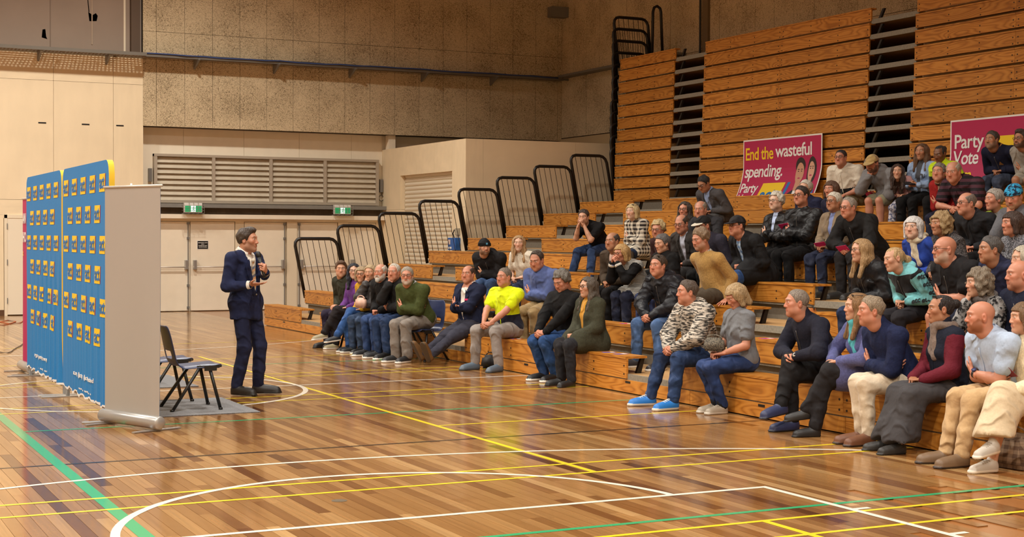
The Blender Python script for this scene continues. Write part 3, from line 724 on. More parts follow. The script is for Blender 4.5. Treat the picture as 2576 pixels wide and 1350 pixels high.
# ---- head templates (head-local: x left, y forward, z up, origin mid-head)
def head_template(kind, h):
    f = Fld((-.11, -.13, -.19), (.11, .14, .14), h); fem = kind == 'f'; old = kind == 'o'
    f.ell((0, -.014, .034), (.0745, .097, .084), .02); f.ell((0, .020, -.025), (.061, .071, .088), .03)
    jw = .040 if fem else .047; jz = -.066
    for s_ in (1, -1):
        f.cone((s_*jw, .0, jz), (0, .058, -.094), .022, .020 if fem else .023, .03)
        f.ell((s_*.047, .058, -.014), (.020, .022, .022), .02)
        f.cone((s_*.012, .084, .031), (s_*.045, .070, .031), .010 if fem else .012, .008, .014)
        if old: f.ell((s_*.042, .045, -.062), (.026, .032, .034), .025)
    f.ell((0, .066, -.097), (.018, .017, .016), .02)
    for s_ in (1, -1): f.ell((s_*.031, .094, .012), (.015, .014, .010), .010, op='s')
    for s_ in (1, -1): f.ell((s_*.031, .0755, .0105), (.0135, .0125, .0125), .002, lab=1)
    nl = .78 if fem else .92
    f.cone((0, .083, .018), (0, .083+.022*nl, -.026), .008, .0118 if not fem else .0105, .012)
    for s_ in (1, -1): f.ell((s_*.0125, .095, -.031), (.008, .010, .008), .008)
    f.cone((-.020, .082, -.0555), (.020, .082, -.0555), .0075, .0075, .007, lab=2); f.cone((-.017, .081, -.0655), (.017, .081, -.0655), .0085, .0085, .006, lab=2)
    f.ell((0, .1005, -.0605), (.024, .01, .0022), .003, op='s')
    for s_ in (1, -1):
        a = A3(s_*.98, -.25, .05); a = unit(a)
        f.ell((s_*.078, -.012, -.004), (.011, .020, .033), .006); f.ell((s_*.086, -.006, .0), (.006, .009, .016), .004, op='s')
    nr = .052 if fem else (.066 if old else .060)
    f.cone((0, -.026, -.06), (0, -.036, -.108), nr, nr, .035)
    V, F, L = f.mesh()
    x, y, z = V.T; ax = np.abs(x)
    w = {}
    w['lip'] = ((L == 2) & (ax < .024) & (y > .080)).astype(float)
    ec = np.sqrt((ax-.031)**2+(z-.0105)**2)
    w['eye'] = ((ec < .0118) & (np.abs(z-.0100) < .0045) & (y > .072) & (y < .092)).astype(float); w['iris'] = w['eye']*(ec < .0058)
    w['lid'] = ((y > .066) & (ec < .0165) & (z > .0155) & (z < .021)).astype(float)*.6
    w['brow'] = ((ax > .012) & (ax < .050) & (z > .0275+.05*np.abs(ax-.03)) & (z < .0385-.12*np.abs(ax-.03)) & (y > .055)).astype(float)
    ss = lambda v, a, b_: np.clip((v-a)/(b_-a), 0, 1)**2*(3-2*np.clip((v-a)/(b_-a), 0, 1))
    up = -.034-.016*ss(y, .03, .085)+.02*ss(ax, .05, .066)+.006*np.sin(ax*160+y*120)
    w['beard'] = ss(up-z, -.006, .010)*ss(y, -.022, .012)*ss(z, -.128, -.108)*(1-((L == 2) & (ax < .021)))
    w['beard'] = np.maximum(w['beard'], ss(.034-ax, -.004, .008)*ss(z, -.054, -.048)*ss(-.036-z, -.002, .006)*(y > .072))
    w['red'] = np.exp(-((ax-.043)**2+(z+.02)**2)/.0006)*(y > .03)+np.exp(-(x**2+(z+.022)**2)/.0004)*(y > .09)*.8+((ax > .074) & (y < .02))*.7
    w['scalp'] = np.maximum(ss(z-.062-.5*(y-.045), -.006, .012), ss(-.012-y, 0, .02)*ss(z, -.072, -.045)*(ax < .082))
    return V, F, w
HEADT = {}
def head_t(kind, h):
    if (kind, h) not in HEADT: HEADT[(kind, h)] = head_template(kind, h)
    return HEADT[(kind, h)]

# ---- hair, caps, beards in head space
def hairline(Y, y0, back=-.075):
    ys = [-.14, -.07, -.035, -.005, .022, .038, .055, y0, .13]; zs = [back, back, -.045, -.005, -.012, .035, .062, .084, .10]
    return np.interp(Y, ys, zs)
def hair_template(style, h=.006):
    f = Fld((-.17, -.22, -.42), (.17, .16, .2), h); X, Y, Z = f.grid(); X = X+0*Y+0*Z; Y = Y+0*X; Z = Z+0*X
    def el(c, r):
        q = [(X-c[0])/r[0], (Y-c[1])/r[1], (Z-c[2])/r[2]]; k0 = np.sqrt(sum(a*a for a in q))+1e-6
        k1 = np.sqrt(sum((a/b)**2 for a, b in zip(q, r)))+1e-6; return k0*(k0-1)/k1
    def capsule(a, b, ra, rb):
        a, b = np.array(a), np.array(b); ba = b-a; t = np.clip(((X-a[0])*ba[0]+(Y-a[1])*ba[1]+(Z-a[2])*ba[2])/(ba@ba), 0, 1)
        return np.sqrt((X-a[0]-t*ba[0])**2+(Y-a[1]-t*ba[1])**2+(Z-a[2]-t*ba[2])**2)-(ra+t*(rb-ra))
    def smin(a, b, k): q = np.maximum(k-np.abs(a-b), 0)/k; return np.minimum(a, b)-q*q*k/4
    skull = lambda e: el((0, -.014, .034), (.0745+e, .097+e, .084+e))
    aX = np.abs(X); lumps = wob(X, Y, Z, 60)*.0035
    if style in ('short', 'crop', 'receding', 'fringe', 'curlyshort', 'quiff', 'tufty'):
        e = {'short': .011, 'crop': .006, 'receding': .008, 'fringe': .008, 'curlyshort': .022, 'quiff': .018, 'tufty': .020}[style]
        y0 = {'receding': .045, 'crop': .066}.get(style, .074); tp = np.clip((Z-hairline(Y, y0)-.004*np.sin(X*95)-.004*np.sin(Y*80+X*60))/.055, .0, 1); d = skull(0)-e*(.18+.82*tp**.7)-.0025*tp*np.abs(np.sin(X*130+Y*40+Z*25))
        if style == 'quiff': d = smin(d, el((0, .045, .105), (.055, .045, .026)), .03)
        if style in ('curlyshort', 'tufty'): d = smin(d, el((0, -.03, .05), (.088, .095, .085)), .03); lumps = lumps*2.4
        d = np.maximum(d+lumps*(1 if style != 'crop' else .3)*tp, (hairline(Y, y0)-Z)*.75)
        if style == 'receding': d = np.maximum(d, (Y+.25*aX-.052)*.7)
        if style == 'fringe': d = np.maximum(d, -(el((0, .03, .12), (.066, .115, .080))))
        d = np.maximum(d, -el((0, -.012, -.004), (.2, .012, .03)) if False else d)
    else:
        W = {'bob': .104, 'long': .103, 'bobcurl': .118, 'pony': .083, 'bun': .083, 'longdark': .104, 'pixie': .094, 'bobwhite': .108, 'fluffy': .112}[style]
        top = .120 if style in ('bobcurl', 'fluffy') else (.098 if style in ('pony', 'bun') else .106)
        d = el((0, -.020, .030), (W-.004, .115 if style not in ('pony', 'bun') else .106, top-.006))
        if style in ('bob', 'bobwhite', 'long', 'longdark', 'bobcurl'):
            zl = {'bob': -.085, 'bobwhite': -.10, 'long': -.10, 'longdark': -.11, 'bobcurl': -.075}[style]
            for s_ in (1, -1):
                d = smin(d, capsule((s_*.070, -.012, .02), (s_*.078, .0, zl), .034, .030), .05)
                d = smin(d, capsule((s_*.045, -.075, .02), (s_*.05, -.08, zl-.02), .045, .042), .03)
                if style.startswith('long'):
                    d = smin(d, capsule((s_*.078, .0, zl), (s_*.082, .060, -.27), .034, .024), .06)
                    d = smin(d, capsule((s_*.05, -.075, zl), (s_*.05, -.10, -.32), .048, .030), .06)
        if style == 'pony':
            d = smin(d, capsule((0, -.11, .02), (0, -.155, -.02), .026, .032), .015); d = smin(d, capsule((0, -.155, -.02), (.01, -.16, -.24), .034, .014), .02)
        if style == 'bun': d = smin(d, el((0, -.125, .045), (.042, .042, .042)), .01)
        amp = {'bobcurl': 3.2, 'fluffy': 2.6, 'longdark': 1.3, 'bob': .45, 'long': .45, 'bobwhite': .5, 'pixie': .9}.get(style, .4)
        d = d+lumps*amp+.002*np.sin(aX*240+Z*18)
        fz = {'bob': .055, 'bobwhite': .052, 'long': .088, 'longdark': .088, 'bobcurl': .055, 'pony': .082, 'bun': .084, 'pixie': .062, 'fluffy': .075}[style]
        cut = np.maximum.reduce([-(Y-.018-.12*np.maximum(0, .02-Z)*(style in ('long', 'longdark'))), aX-.064-.010*(Z < -.02), Z-fz-(-.35*(aX))*(style in ('long', 'longdark'))])
        d = np.maximum(d, -cut)
        if style in ('pony', 'bun', 'pixie', 'fluffy'): d = np.maximum(d, (hairline(Y, .078)-Z)*.75) if style in ('pixie', 'fluffy') else np.maximum(d, np.where(Y > -.09, (hairline(Y, .078)-Z)*.75, -1))
    # keep hair outside the face and ears
    d = np.maximum(d, -(el((0, .030, -.03), (.0585, .072, .092)))); f.D = d.astype(np.float32)
    return f.mesh()[:2]
def cap_template(style, h=.006):
    f = Fld((-.14, -.15, -.1), (.14, .24, .2), h); X, Y, Z = f.grid(); X = X+0*Y+0*Z; Y = Y+0*X; Z = Z+0*X
    def el(c, r): return (np.sqrt(((X-c[0])/r[0])**2+((Y-c[1])/r[1])**2+((Z-c[2])/r[2])**2)-1)*min(r)
    if style == 'cap':
        d = np.maximum(el((0, -.014, .034), (.0905, .114, .101)), .040-.10*(Y)*0-Z); b = np.maximum(el((0, .075, .047), (.078, .105, .6))*.5, np.abs(Z-.046+1.2*X*X+.22*(Y-.08))-.0055)
        b = np.maximum(b, .06-Y)
        g = Fld((-.14, -.15, -.1), (.14, .24, .2), h); g.D = b.astype(np.float32); f.D = d.astype(np.float32); return f.mesh()[:2], g.mesh()[:2]
    d = np.minimum(np.maximum(el((0, -.016, .036), (.092, .116, .112 if style == 'beanie' else .104)), .03-Z), np.maximum(el((0, -.014, .034), (.099, .121, .11)), np.abs(Z-.045)-.024) if style == 'beanie' else 9)
    f.D = (d+wob(X, Y, Z, 45)*.002).astype(np.float32); return f.mesh()[:2], None
def beard_template(h=.006):
    f = Fld((-.1, -.06, -.16), (.1, .14, .02), h)
    for s_ in (1, -1):
        f.cone((s_*.050, .012, -.045), (0, .072, -.102), .024, .026, .03); f.cone((s_*.050, .012, -.03), (s_*.050, .012, -.07), .022, .022, .02)
        f.cone((0, .096, -.044), (s_*.026, .086, -.056), .009, .009, .01)
    f.ell((0, .078, -.108), (.026, .022, .026), .02)
    X, Y, Z = f.grid(); f.D = f.D+(wob(X, Y, Z, 70)*.002).astype(np.float32)
    f.ell((0, .10, -.061), (.021, .03, .008), .004, op='s'); f.ell((0, .02, -.02), (.058, .068, .083), .003, op='s')
    return f.mesh()[:2]
TPL = {}
def tpl(fn, *a):
    k = (fn.__name__,)+a
    if k not in TPL: TPL[k] = fn(*a)
    return TPL[k]

# ---- hands and shoes
def hand_template(pose, h):
    f = Fld((-.07, -.04, -.13), (.10, .22, .05), h)
    f.cone((0, -.03, 0), (0, .015, 0), .027, .026, .015, n=A3(0, 0, 1), fl=.75)
    bx = (.031, .0105, -.010, -.030); by = (.084, .090, .086, .076)
    for x, y in zip(bx, by): f.cone((x*.55, .02, 0), (x, y, 0), .0165, .0122, .014, n=A3(0, 0, 1), fl=.8)
    cu = {'relax': (22, 32, 20), 'curl': (48, 62, 34), 'flat': (4, 8, 6), 'fist': (74, 88, 50), 'open': (-4, 14, 10)}[pose]
    for i, (x, y) in enumerate(zip(bx, by)):
        ln = ((.043, .026, .021), (.047, .029, .022), (.043, .027, .021), (.034, .021, .019))[i]; p = A3(x, y, 0); a = 0; sp = math.radians((7, 2, -3, -9)[i])*(1.4 if pose in ('open',) else 1)
        for j in range(3):
            a += math.radians(cu[j]+(i-1.5)*(4 if pose != 'fist' else 1)); q = p+ln[j]*A3(math.sin(sp)*math.cos(a), math.cos(sp)*math.cos(a), -math.sin(a))
            r0 = (.0088, .0080, .0073)[j]*(.9 if i == 3 else 1); f.cone(p, q, r0, r0*.92, .0035); p = q
    p = A3(.022, .028, -.006); d = unit({'fist': A3(.35, .7, -.62), 'curl': A3(.45, .72, -.5), 'open': A3(.9, .5, -.1)}.get(pose, A3(.68, .68, -.26))); b = unit({'fist': A3(-.6, .5, -.5), 'curl': A3(-.25, .8, -.45)}.get(pose, A3(.35, .9, -.2)))
    for j, (l, r) in enumerate(((.043, .0135), (.031, .0105), (.026, .0092))):
        q = p+l*unit(d*(1-j*.5)+b*(j*.5)); f.cone(p, q, r, r*.86, .006); p = q
    return f.mesh()[:2]
def shoe_template(kind, h):
    f = Fld((-.07, -.1, -.01), (.07, .24, .2), h); sx = A3(1, 0, 0)
    f.cone((0, -.035, .030), (0, .165, .026), .046, .044, .02, lab=1); f.cone((0, -.03, .062), (0, .12, .040), .040, .034, .03, lab=1)
    if kind != 'flat': f.cone((0, -.022, .07), (0, -.022, .10 if kind != 'boot' else .17), .041, .038, .03, lab=1)
    f.put(lambda X, Y, Z: (.004-Z)+0*X+0*Y, (-.1, -.12, -.02), (.1, .26, .01), .002, op='i')
    th = .026 if kind == 'sneaker' else .016
    def sole(X, Y, Z):
        t = np.clip((Y+.042)/.215, 0, 1); r = .046-.012*np.abs(t-.62)*(t < .62)+.0; dy = Y-np.clip(Y, -.042, .173)
        return np.maximum(np.sqrt(X*X+dy*dy)-r-.003, np.abs(Z-th/2)-th/2)
    f.put(sole, (-.08, -.12, -.005), (.08, .25, .04), .003, lab=2)
    V, F, L = f.mesh(); return V, F, V[F].mean(1)[:, 2] < th+.001

def two_bone(a, c, l1, l2, pole):
    v = c-a; d = np.linalg.norm(v); mx = (l1+l2)*.995
    if d > mx: c = a+v/d*mx; v = c-a; d = mx
    d = max(d, abs(l1-l2)+.02); x = (l1*l1-l2*l2+d*d)/(2*d); hh = math.sqrt(max(l1*l1-x*x, 1e-6)); e = unit(v); p = pole-e*(pole@e); return a+e*x+unit(p)*hh, c
SPEAK = A3(4.6, 15.2, 1.62)
NP = [0]
def frame_mesh(V, c, l, f, u, s): return c+s*(V[:, :1]*l+V[:, 1:2]*f+V[:, 2:3]*u)

def person(label, hp=None, k=None, sex='m', s=None, w=1., skin=(214, 160, 128), hair=('short', (60, 45, 35)), top=('plain', (60, 60, 60)), opts='', bottom=('denim', (52, 74, 108)),
           arms='lap', legs='sit', shoes=('shoe', (40, 38, 36), (30, 28, 26)), yaw=None, look=None, pitch=0., roll=0., glasses=0, beard=None, collar=None, under=None, zones=None, zmats=(),
           hat=None, scarf=None, hip=None, seat=None, feetz=None, headz=None, group=None, Lf=1., tie=None, stub=0., stand=None, hs=1., face=None, socks=None):
    """builds one figure: a body mesh with its clothing and hair as children, seated so that the head falls on pixel hp"""
    fem = sex == 'f'; kid = 'kid' in opts
    s = s or (.94 if fem else 1.0)
    if not kid: w = w*(1.14 if fem else 1.21)
    random.seed(NP[0]*13+5); ph = NP[0]*1.37; NP[0] += 1
    L = .665*s*Lf
    if stand: H = A3(*stand['hip']); C = A3(*stand['head']); phi = math.radians(yaw)
    else:
        if hip is not None: hx, zs, fz = hip, seat, feetz
        else: hx, zs = RX(k)+.15, RZ(k); fz = 0. if k == 1 else RZ(k-1)-.19
        hz = zs+(.055+.047*w)*s
        if yaw is None:
            q = ray(*hp); yy = q.y*hx/q.x; a = math.degrees(math.atan2(SPEAK[1]-yy, SPEAK[0]-hx)) % 360; yaw = 180+(a-180)*.42
        phi = math.radians(yaw); t = .1
        for _ in range(8):
            cx = hx+t*math.cos(phi); q = on_x(hp[0], hp[1], cx); v = q.z-hz
            if v > L*.995: L = v/.99
            if headz: pass
            t = math.sqrt(max(L*L-v*v, .0004))
        C = A3(*on_x(hp[0], hp[1], hx+t*math.cos(phi))); H = A3(hx, C[1]-t*math.sin(phi), hz)
    dist = np.linalg.norm(C-A3(0, 0, 1.69)); near = dist < 15.5
    f = A3(math.cos(phi), math.sin(phi), 0); l = np.cross(UP, f)
    Dv = unit(C-H); Nb = H+Dv*(.507 if fem else .515)*s-f*.02; 
    if stand: Nb = A3(*stand['neck'])
    u = unit(Nb-H); tl = l; tf = unit(np.cross(l, u)); 
    if tf@f < 0: tf = -tf
    # head frame
    tgt = SPEAK if look is None else None
    if look is None: hd = unit((tgt-C)*A3(1, 1, .4))
    elif isinstance(look, tuple): hd = unit(A3(*look)-C)
    else: hd = A3(math.cos(math.radians(look)), math.sin(math.radians(look)), 0)
    hd = unit(A3(hd[0], hd[1], 0)*math.cos(pitch)+UP*math.sin(pitch)) if look is not None or pitch else hd
    hl = unit(np.cross(UP, hd)); hu = np.cross(hd, hl)
    if roll: hl, hu = hl*math.cos(roll)+hu*math.sin(roll), hu*math.cos(roll)-hl*math.sin(roll)
    hsc = s*hs*(1.0 if not fem else 1.02)
    base = Vector((H[0], H[1], fz if not stand else 0.)); B = np.array(base)
    sh = (.158 if fem else .190)*s*(.6+.4*w); S_ = {1: Nb+tl*sh-u*.055*s, -1: Nb-tl*sh-u*.055*s}
    hw = .085*s; HJ = {1: H+l*hw, -1: H-l*hw}
    la, lf_ = .285*s, .255*s; lt, ls = .435*s, .425*s
    # ---- legs
    FT, KN, AN, TOE = {}, {}, {}, {}
    for sd in (1, -1):
        if stand: an = A3(*stand['ankle'][sd]); td = unit(A3(*stand['toe'][sd])); pole = f
        else:
            ext = .40; spr = .10; zf = fz+.075*s
            if 'wide' in legs: spr = .21
            if 'close' in legs: spr = .055
            if 'ext' in legs: ext = .80
            if 'far' in legs: ext = .52
            if 'tuck' in legs: ext = .27
            an = HJ[sd]+f*ext*s+l*sd*(spr-hw); an[2] = zf; td = unit(f+l*sd*.12); pole = f*.6+UP
            if 'ext' in legs:
                an = HJ[sd]+f*.80*s+l*sd*.0; an[2] = fz+.10*s; td = unit(f*.45+UP*.9+l*sd*.1)
        AN[sd] = an; TOE[sd] = td
        KN[sd], AN[sd] = two_bone(HJ[sd], an, lt, ls, pole)
    cs = 1 if 'crossL' in legs else (-1 if 'crossR' in legs else 0)
    if cs:
        o = -cs; KN[cs] = KN[o]-l*o*.015+UP*.125*s+f*.04; 
        d_ = unit(KN[cs]-HJ[cs]); KN[cs] = HJ[cs]+d_*lt
        AN[cs] = KN[cs]+unit(f*.36-l*cs*.28-UP*.85)*ls; TOE[cs] = unit(f*.9-l*cs*.25-UP*.12)
    kc = (KN[1]+KN[-1])/2
    # ---- arms
    WR, EL, HZ, HP, FD = {}, {}, {}, {}, {}
    for sd in (1, -1):
        pole = -f*.7+l*sd*.7-UP*.5; hz_ = UP; pose = 'relax'; fd = None; a = arms
        if a == 'mixL': a = 'lap' if sd == 1 else 'thigh'
        if a == 'lap': wr = H+f*.30*s+UP*.085*s+l*sd*.075; fd = unit(f*.5-l*sd*.9-UP*.15); pose = 'curl'
        elif a == 'clasp': wr = kc-f*.02+UP*(.075 if w < 1.2 else .1)*s+l*sd*.062; fd = unit(f*.75-l*sd*.62-UP*.25); hz_ = unit(UP*.5+l*sd*.8); pose = 'curl'; pole = l*sd-UP*.4
        elif a == 'thigh': wr = HJ[sd]*.45+KN[sd]*.55+UP*.115*s; fd = unit(f*.9-l*sd*.35-UP*.1); pole = l*sd*.8-f*.8
        elif a == 'knee': wr = KN[sd]-f*.07+UP*.10*s; fd = unit(f*.95-UP*.3)
        elif a == 'cross':
            wr = H+u*(.275 if sd == 1 else .225)*s+tf*((.172 if sd == 1 else .150)+.10*(w-1))*s-l*sd*.085*s; fd = unit(-l*sd*.86-tf*(.30 if sd == 1 else .5)+u*(.22 if sd == 1 else .05)); hz_ = unit(tf-l*sd*.3); pole = l*sd*1.0-u*.9+tf*.35; pose = 'relax'
        elif a == 'chin':
            if sd == -1: wr = C+hd*.085-hu*.165*s-hl*.03; fd = unit(hu*.85-hd*.25+hl*.25); hz_ = hd; pole = -UP+f*.5-l*.25; pose = 'curl'
            else: wr = H+u*.20*s+tf*.19*s-l*.06*s; fd = unit(-l+f*.1); hz_ = tf; pole = l-UP+f*.3
        elif a == 'face':
            wr = C+hd*.125-hu*.115*s+hl*sd*.045; fd = unit(hu*.9-hl*sd*.45+hd*.05); hz_ = unit(hl*sd+hd*.3); pole = -UP+l*sd*.35; pose = 'curl'
        elif a == 'phone': wr = H+f*.27*s+UP*.17*s+l*sd*.07; fd = unit(f*.6-l*sd*.65+UP*.1); hz_ = unit(-UP*.2+l*sd*.8); pose = 'curl'
        elif a == 'support': wr = HJ[sd]+l*sd*.16+f*.05; wr[2] = zs+.07; fd = unit(f*.8+l*sd*.3-UP*.35); hz_ = UP; pole = -f+l*sd*.2; pose = 'flat'
        elif a == 'kneeclasp': wr = KN[cs or 1]-f*.05+UP*.085*s+l*sd*.055; fd = unit(f*.7-l*sd*.75-UP*.2); pose = 'curl'; pole = l*sd-UP*.6
        elif isinstance(a, dict): q = a[sd]; wr = A3(*q[0]); fd = unit(A3(*q[1])); hz_ = unit(A3(*q[2])); pose = q[3]; pole = A3(*q[4])
        EL[sd], WR[sd] = two_bone(S_[sd], wr, la, lf_, pole)
        if isinstance(arms, dict) and len(arms[sd]) > 5: fd = unit(fd*.45+unit(WR[sd]-EL[sd])*.75)
        FD[sd] = fd if fd is not None else unit(WR[sd]-EL[sd]); HZ[sd] = hz_; HP[sd] = pose
    # ---- body mesh
    sl = 'none' if 'sleeveless' in opts else ('short' if 'short' in opts.split() else 'long')
    shorts = bottom[0] == 'shorts'
    bare_ = sl != 'long' or shorts; hb = (.0145 if near else .019) if bare_ else (.023 if near else .028)
    pts = np.array([H, Nb, C, *S_.values(), *EL.values(), *WR.values(), *KN.values(), *AN.values()])
    fb = Fld(pts.min(0)-.2, pts.max(0)+.2, hb)
    q = -.022
    fb.cone(HJ[1], HJ[-1], .10*s*w+q, .10*s*w+q, .04); fb.cone(H+u*.05, H+u*.20*s, .12*s*w+q, .11*s*w+q, .06, n=tf, fl=.72); fb.cone(H+u*.20*s, Nb-u*.12*s, .115*s*w+q, .135*s*w+q, .06, n=tf, fl=.70)
    fb.cone(S_[1], S_[-1], .052*s, .052*s, .05); nk_ = (.050 if fem else .059)*s*(w**.3); fb.cone(Nb-u*.06, C-hu*.075*s-hd*.028*s, nk_*1.06, nk_, .03)
    for sd in (1, -1):
        fu = 0 if sl == 'none' else -.018; ff = 0 if sl != 'long' else -.020
        fb.cone(S_[sd], EL[sd], .049*s*w**.5+fu, .040*s*w**.5+ff, .02); fb.cone(EL[sd], EL[sd]*.6+WR[sd]*.4, .040*s*w**.5+ff, .040*s+ff, .015); fb.cone(EL[sd]*.6+WR[sd]*.4, WR[sd]+FD[sd]*.005, .040*s+ff, .026*s+ff*.3, .015)
        fb.cone(HJ[sd], KN[sd], .085*s*w**.7+q, .055*s+(0 if shorts else q), .03); fl_ = 0 if shorts or bottom[0] in ('skirt',) else q
        cm = KN[sd]*.68+AN[sd]*.32-f*.012; fb.cone(KN[sd], cm, .054*s+fl_, .056*s+fl_, .02); fb.cone(cm, AN[sd], .056*s+fl_, .038*s+(fl_*.4), .02); fb.cone(AN[sd], AN[sd]-UP*.03, .036, .034, .02)
    Vb, Fb, _ = fb.mesh()
    kt = face or ('f' if fem else ('o' if w > 1.12 or 'old' in opts else 'm'))
    hh = .0052 if dist < 14.5 else (.0064 if dist < 19 else .0083)
    Vh, Fh, wt = head_t(kt, hh); VH = frame_mesh(Vh, C, hl, hd, hu, hsc)
    sk = np.array(lin(skin))*.80; cb = np.tile(sk, (len(Vb), 1)); ch = np.tile(sk, (len(Vh), 1))
    def mix(msk, c, a=1.): m_ = (msk*a)[:, None]; ch[:] = ch*(1-m_)+np.array(c)*m_
    mix(wt['red'], sk*A3(1.08, .74, .68), .55)
    hc = np.array(lin(hair[1])) if hair else sk*.5
    if stub: mix(wt['beard'], np.array(lin(beard or (70, 56, 46))), stub)
    mix(wt['lip'], sk*A3(.86, .56, .52), .75); mix(wt['brow'], (hc*.6+sk*.12), .8); mix(wt['lid'], sk*.45, .7)
    mix(wt['eye'], A3(.62, .58, .53)); mix(wt['iris'], A3(.06, .045, .035))
    if hair and hair[0] in ('fringe', 'receding', 'crop', 'short'): mix(wt['scalp'], hc, {'fringe': .10, 'receding': .25, 'crop': .6, 'short': .5}[hair[0]])
    VV, FF, CCs = [Vb, VH], [Fb, Fh+len(Vb)], [cb, ch]; nv = len(Vb)+len(Vh)
    for sd in (1, -1):
        Vd, Fd = tpl(hand_template, HP[sd], .0055 if near else .0086)
        y_ = FD[sd]; z_ = unit(HZ[sd]-y_*(HZ[sd]@y_)); x_ = np.cross(y_, z_); Vd = Vd*A3(1 if sd == 1 else -1, 1, 1)
        VV.append(frame_mesh(Vd, WR[sd], x_, y_, z_, s*(.97 if fem else 1.03))); FF.append((Fd if sd == 1 else Fd[:, ::-1])+nv); nv += len(Vd)
        CCs.append(np.tile(sk*A3(1.0, .93, .90), (len(Vd), 1)))
    me = np_mesh('person', np.concatenate(VV)-B, np.concatenate(FF), SKIN, col=np.concatenate(CCs))
    root = mkobj('person', me, None, base); tag(root, label, 'person', group)
    def part(name, V, F, mats, mi=None, smooth=True): return mkobj(name, np_mesh(name, V-B, F, mats, mi, smooth=smooth), root)
    # ---- upper garment
    ht = .0145 if near else .019
    def torso(fl_, ex, sleeve, hem=-.06, lab=1, body=True):
        if stand and not body: hem = -.02
        if stand and body: hem = -.13; fl_.cone(H+l*hw+u*.03, H-l*hw+u*.03, .116*s*w+ex, .116*s*w+ex, .05, lab); fl_.cone(H-u*.26, H+u*.10, .176*s+ex, .150*s+ex, .04, lab, n=tf, fl=.80); fl_.cone(H+u*.08, H+u*.34, .146*s+ex, .150*s+ex, .05, lab, n=tf, fl=.76)
        fl_.cone(H+l*hw+u*(hem if (stand or 'longhem' in opts) and body else .035), H-l*hw+u*(hem if (stand or 'longhem' in opts) and body else .035), .104*s*w+ex, .104*s*w+ex, .05, lab, n=tf, fl=.9); fl_.cone(H+u*.03, H+u*.20*s+tf*.012*(w-1)*5, .125*s*w+ex, .122*s*w+ex, .06, lab, n=tf, fl=.78+.10*max(0, w-1))
        fl_.cone(H+u*.20*s, Nb-u*.13*s, .120*s*w+ex, .140*s*w**.7+ex, .07, lab, n=tf, fl=.77); fl_.cone(S_[1], S_[-1], .058*s+ex, .058*s+ex, .06, lab)
        fl_.cone(Nb-u*.03, S_[1]*.6+Nb*.4, .05*s+ex, .045*s+ex, .04, lab); fl_.cone(Nb-u*.03, S_[-1]*.6+Nb*.4, .05*s+ex, .045*s+ex, .04, lab)
        if fem and not kid:
            for sd in (1, -1): fl_.ell(H+u*.315*s+tf*.085*s+tl*sd*.068*s, A3(.062, .062, .062)*s*(w**.5), .04, lab)
        for sd in (1, -1):
            if sleeve == 'none': continue
            e = EL[sd]; fl_.cone(S_[sd], (e*.62+S_[sd]*.38) if sleeve == 'short' else e, .056*s*w**.6+ex, (.050 if sleeve == 'long' else .054)*s*w**.6+ex, .035, 2)
            if sleeve == 'long': fl_.cone(e, WR[sd]-FD[sd]*.01, .050*s*w**.6+ex, .034*s+ex, .02, 3)
    kind = top[0]; puff = 'puffer' in opts; ex = .012+(.012 if puff or 'thick' in opts else 0)-(.005 if 'thin' in opts else 0)
    hem = -.20 if 'longhem' in opts else -.06
    ft = Fld(pts[:9].min(0)-.24, pts[:9].max(0)+.24, ht)
    torso(ft, ex, sl, -.06)
    if 'longhem' in opts:
        for sd in (1, -1): ft.cone(HJ[sd], HJ[sd]*.35+KN[sd]*.65+UP*.01, .115*s*w, .095*s*w, .06, 1)
        ft.cone((HJ[1]+HJ[-1])/2+UP*.02, kc*.6+H*.4, .11*s*w, .10*s*w, .06, 1)
    if 'hood' in opts: ft.ell(Nb-tf*.085*s+u*.005, (.105*s, .055*s, .06*s), .04, 4, np.array([tl, tf, u])); ft.cone(Nb+tl*.07-tf*.02, Nb-tl*.07-tf*.02, .055*s, .055*s, .03, 4)
    if 'highneck' in opts: ft.cone(Nb-u*.02, Nb+unit(C-Nb)*.07*s, .074*s, .070*s, .03, 4)
    elif sl != 'none' or True: ft.cone(Nb-u*.03, Nb+unit(C-Nb)*.018*s, .066*s, .064*s, .03, 4)
    if stand: ft.put(lambda X, Y, Z: (H[2]-.165+.02*np.sin(9*X)-Z)+0*X+0*Y, ft.lo, ft.lo+ft.n*ft.h, .004, op='i')
    X, Y, Z = ft.grid(); amp = .010 if puff else (.0045 if 'thin' in opts else .006)
    if puff:
        zz = (X-H[0])*u[0]+(Y-H[1])*u[1]+(Z-H[2])*u[2]; ft.D -= (amp*(np.abs(np.sin(zz*PI/.062))-.5)).astype(np.float32)
    ft.D += (amp*.45*wob(X, Y, Z, 17, ph)*np.sin(13*Z+9*X+7*Y+ph)).astype(np.float32)
    folds(ft, .011 if kind not in ('knit', 'fleece') else .007, [(EL[1], .10), (EL[-1], .10), (H+u*.12+tf*.08, .13), (S_[1]-u*.06+tf*.05, .09), (S_[-1]-u*.06+tf*.05, .09)], ph)
    tx = lambda V: ((V-H)@tl, (V-H)@tf, (V-H)@u)
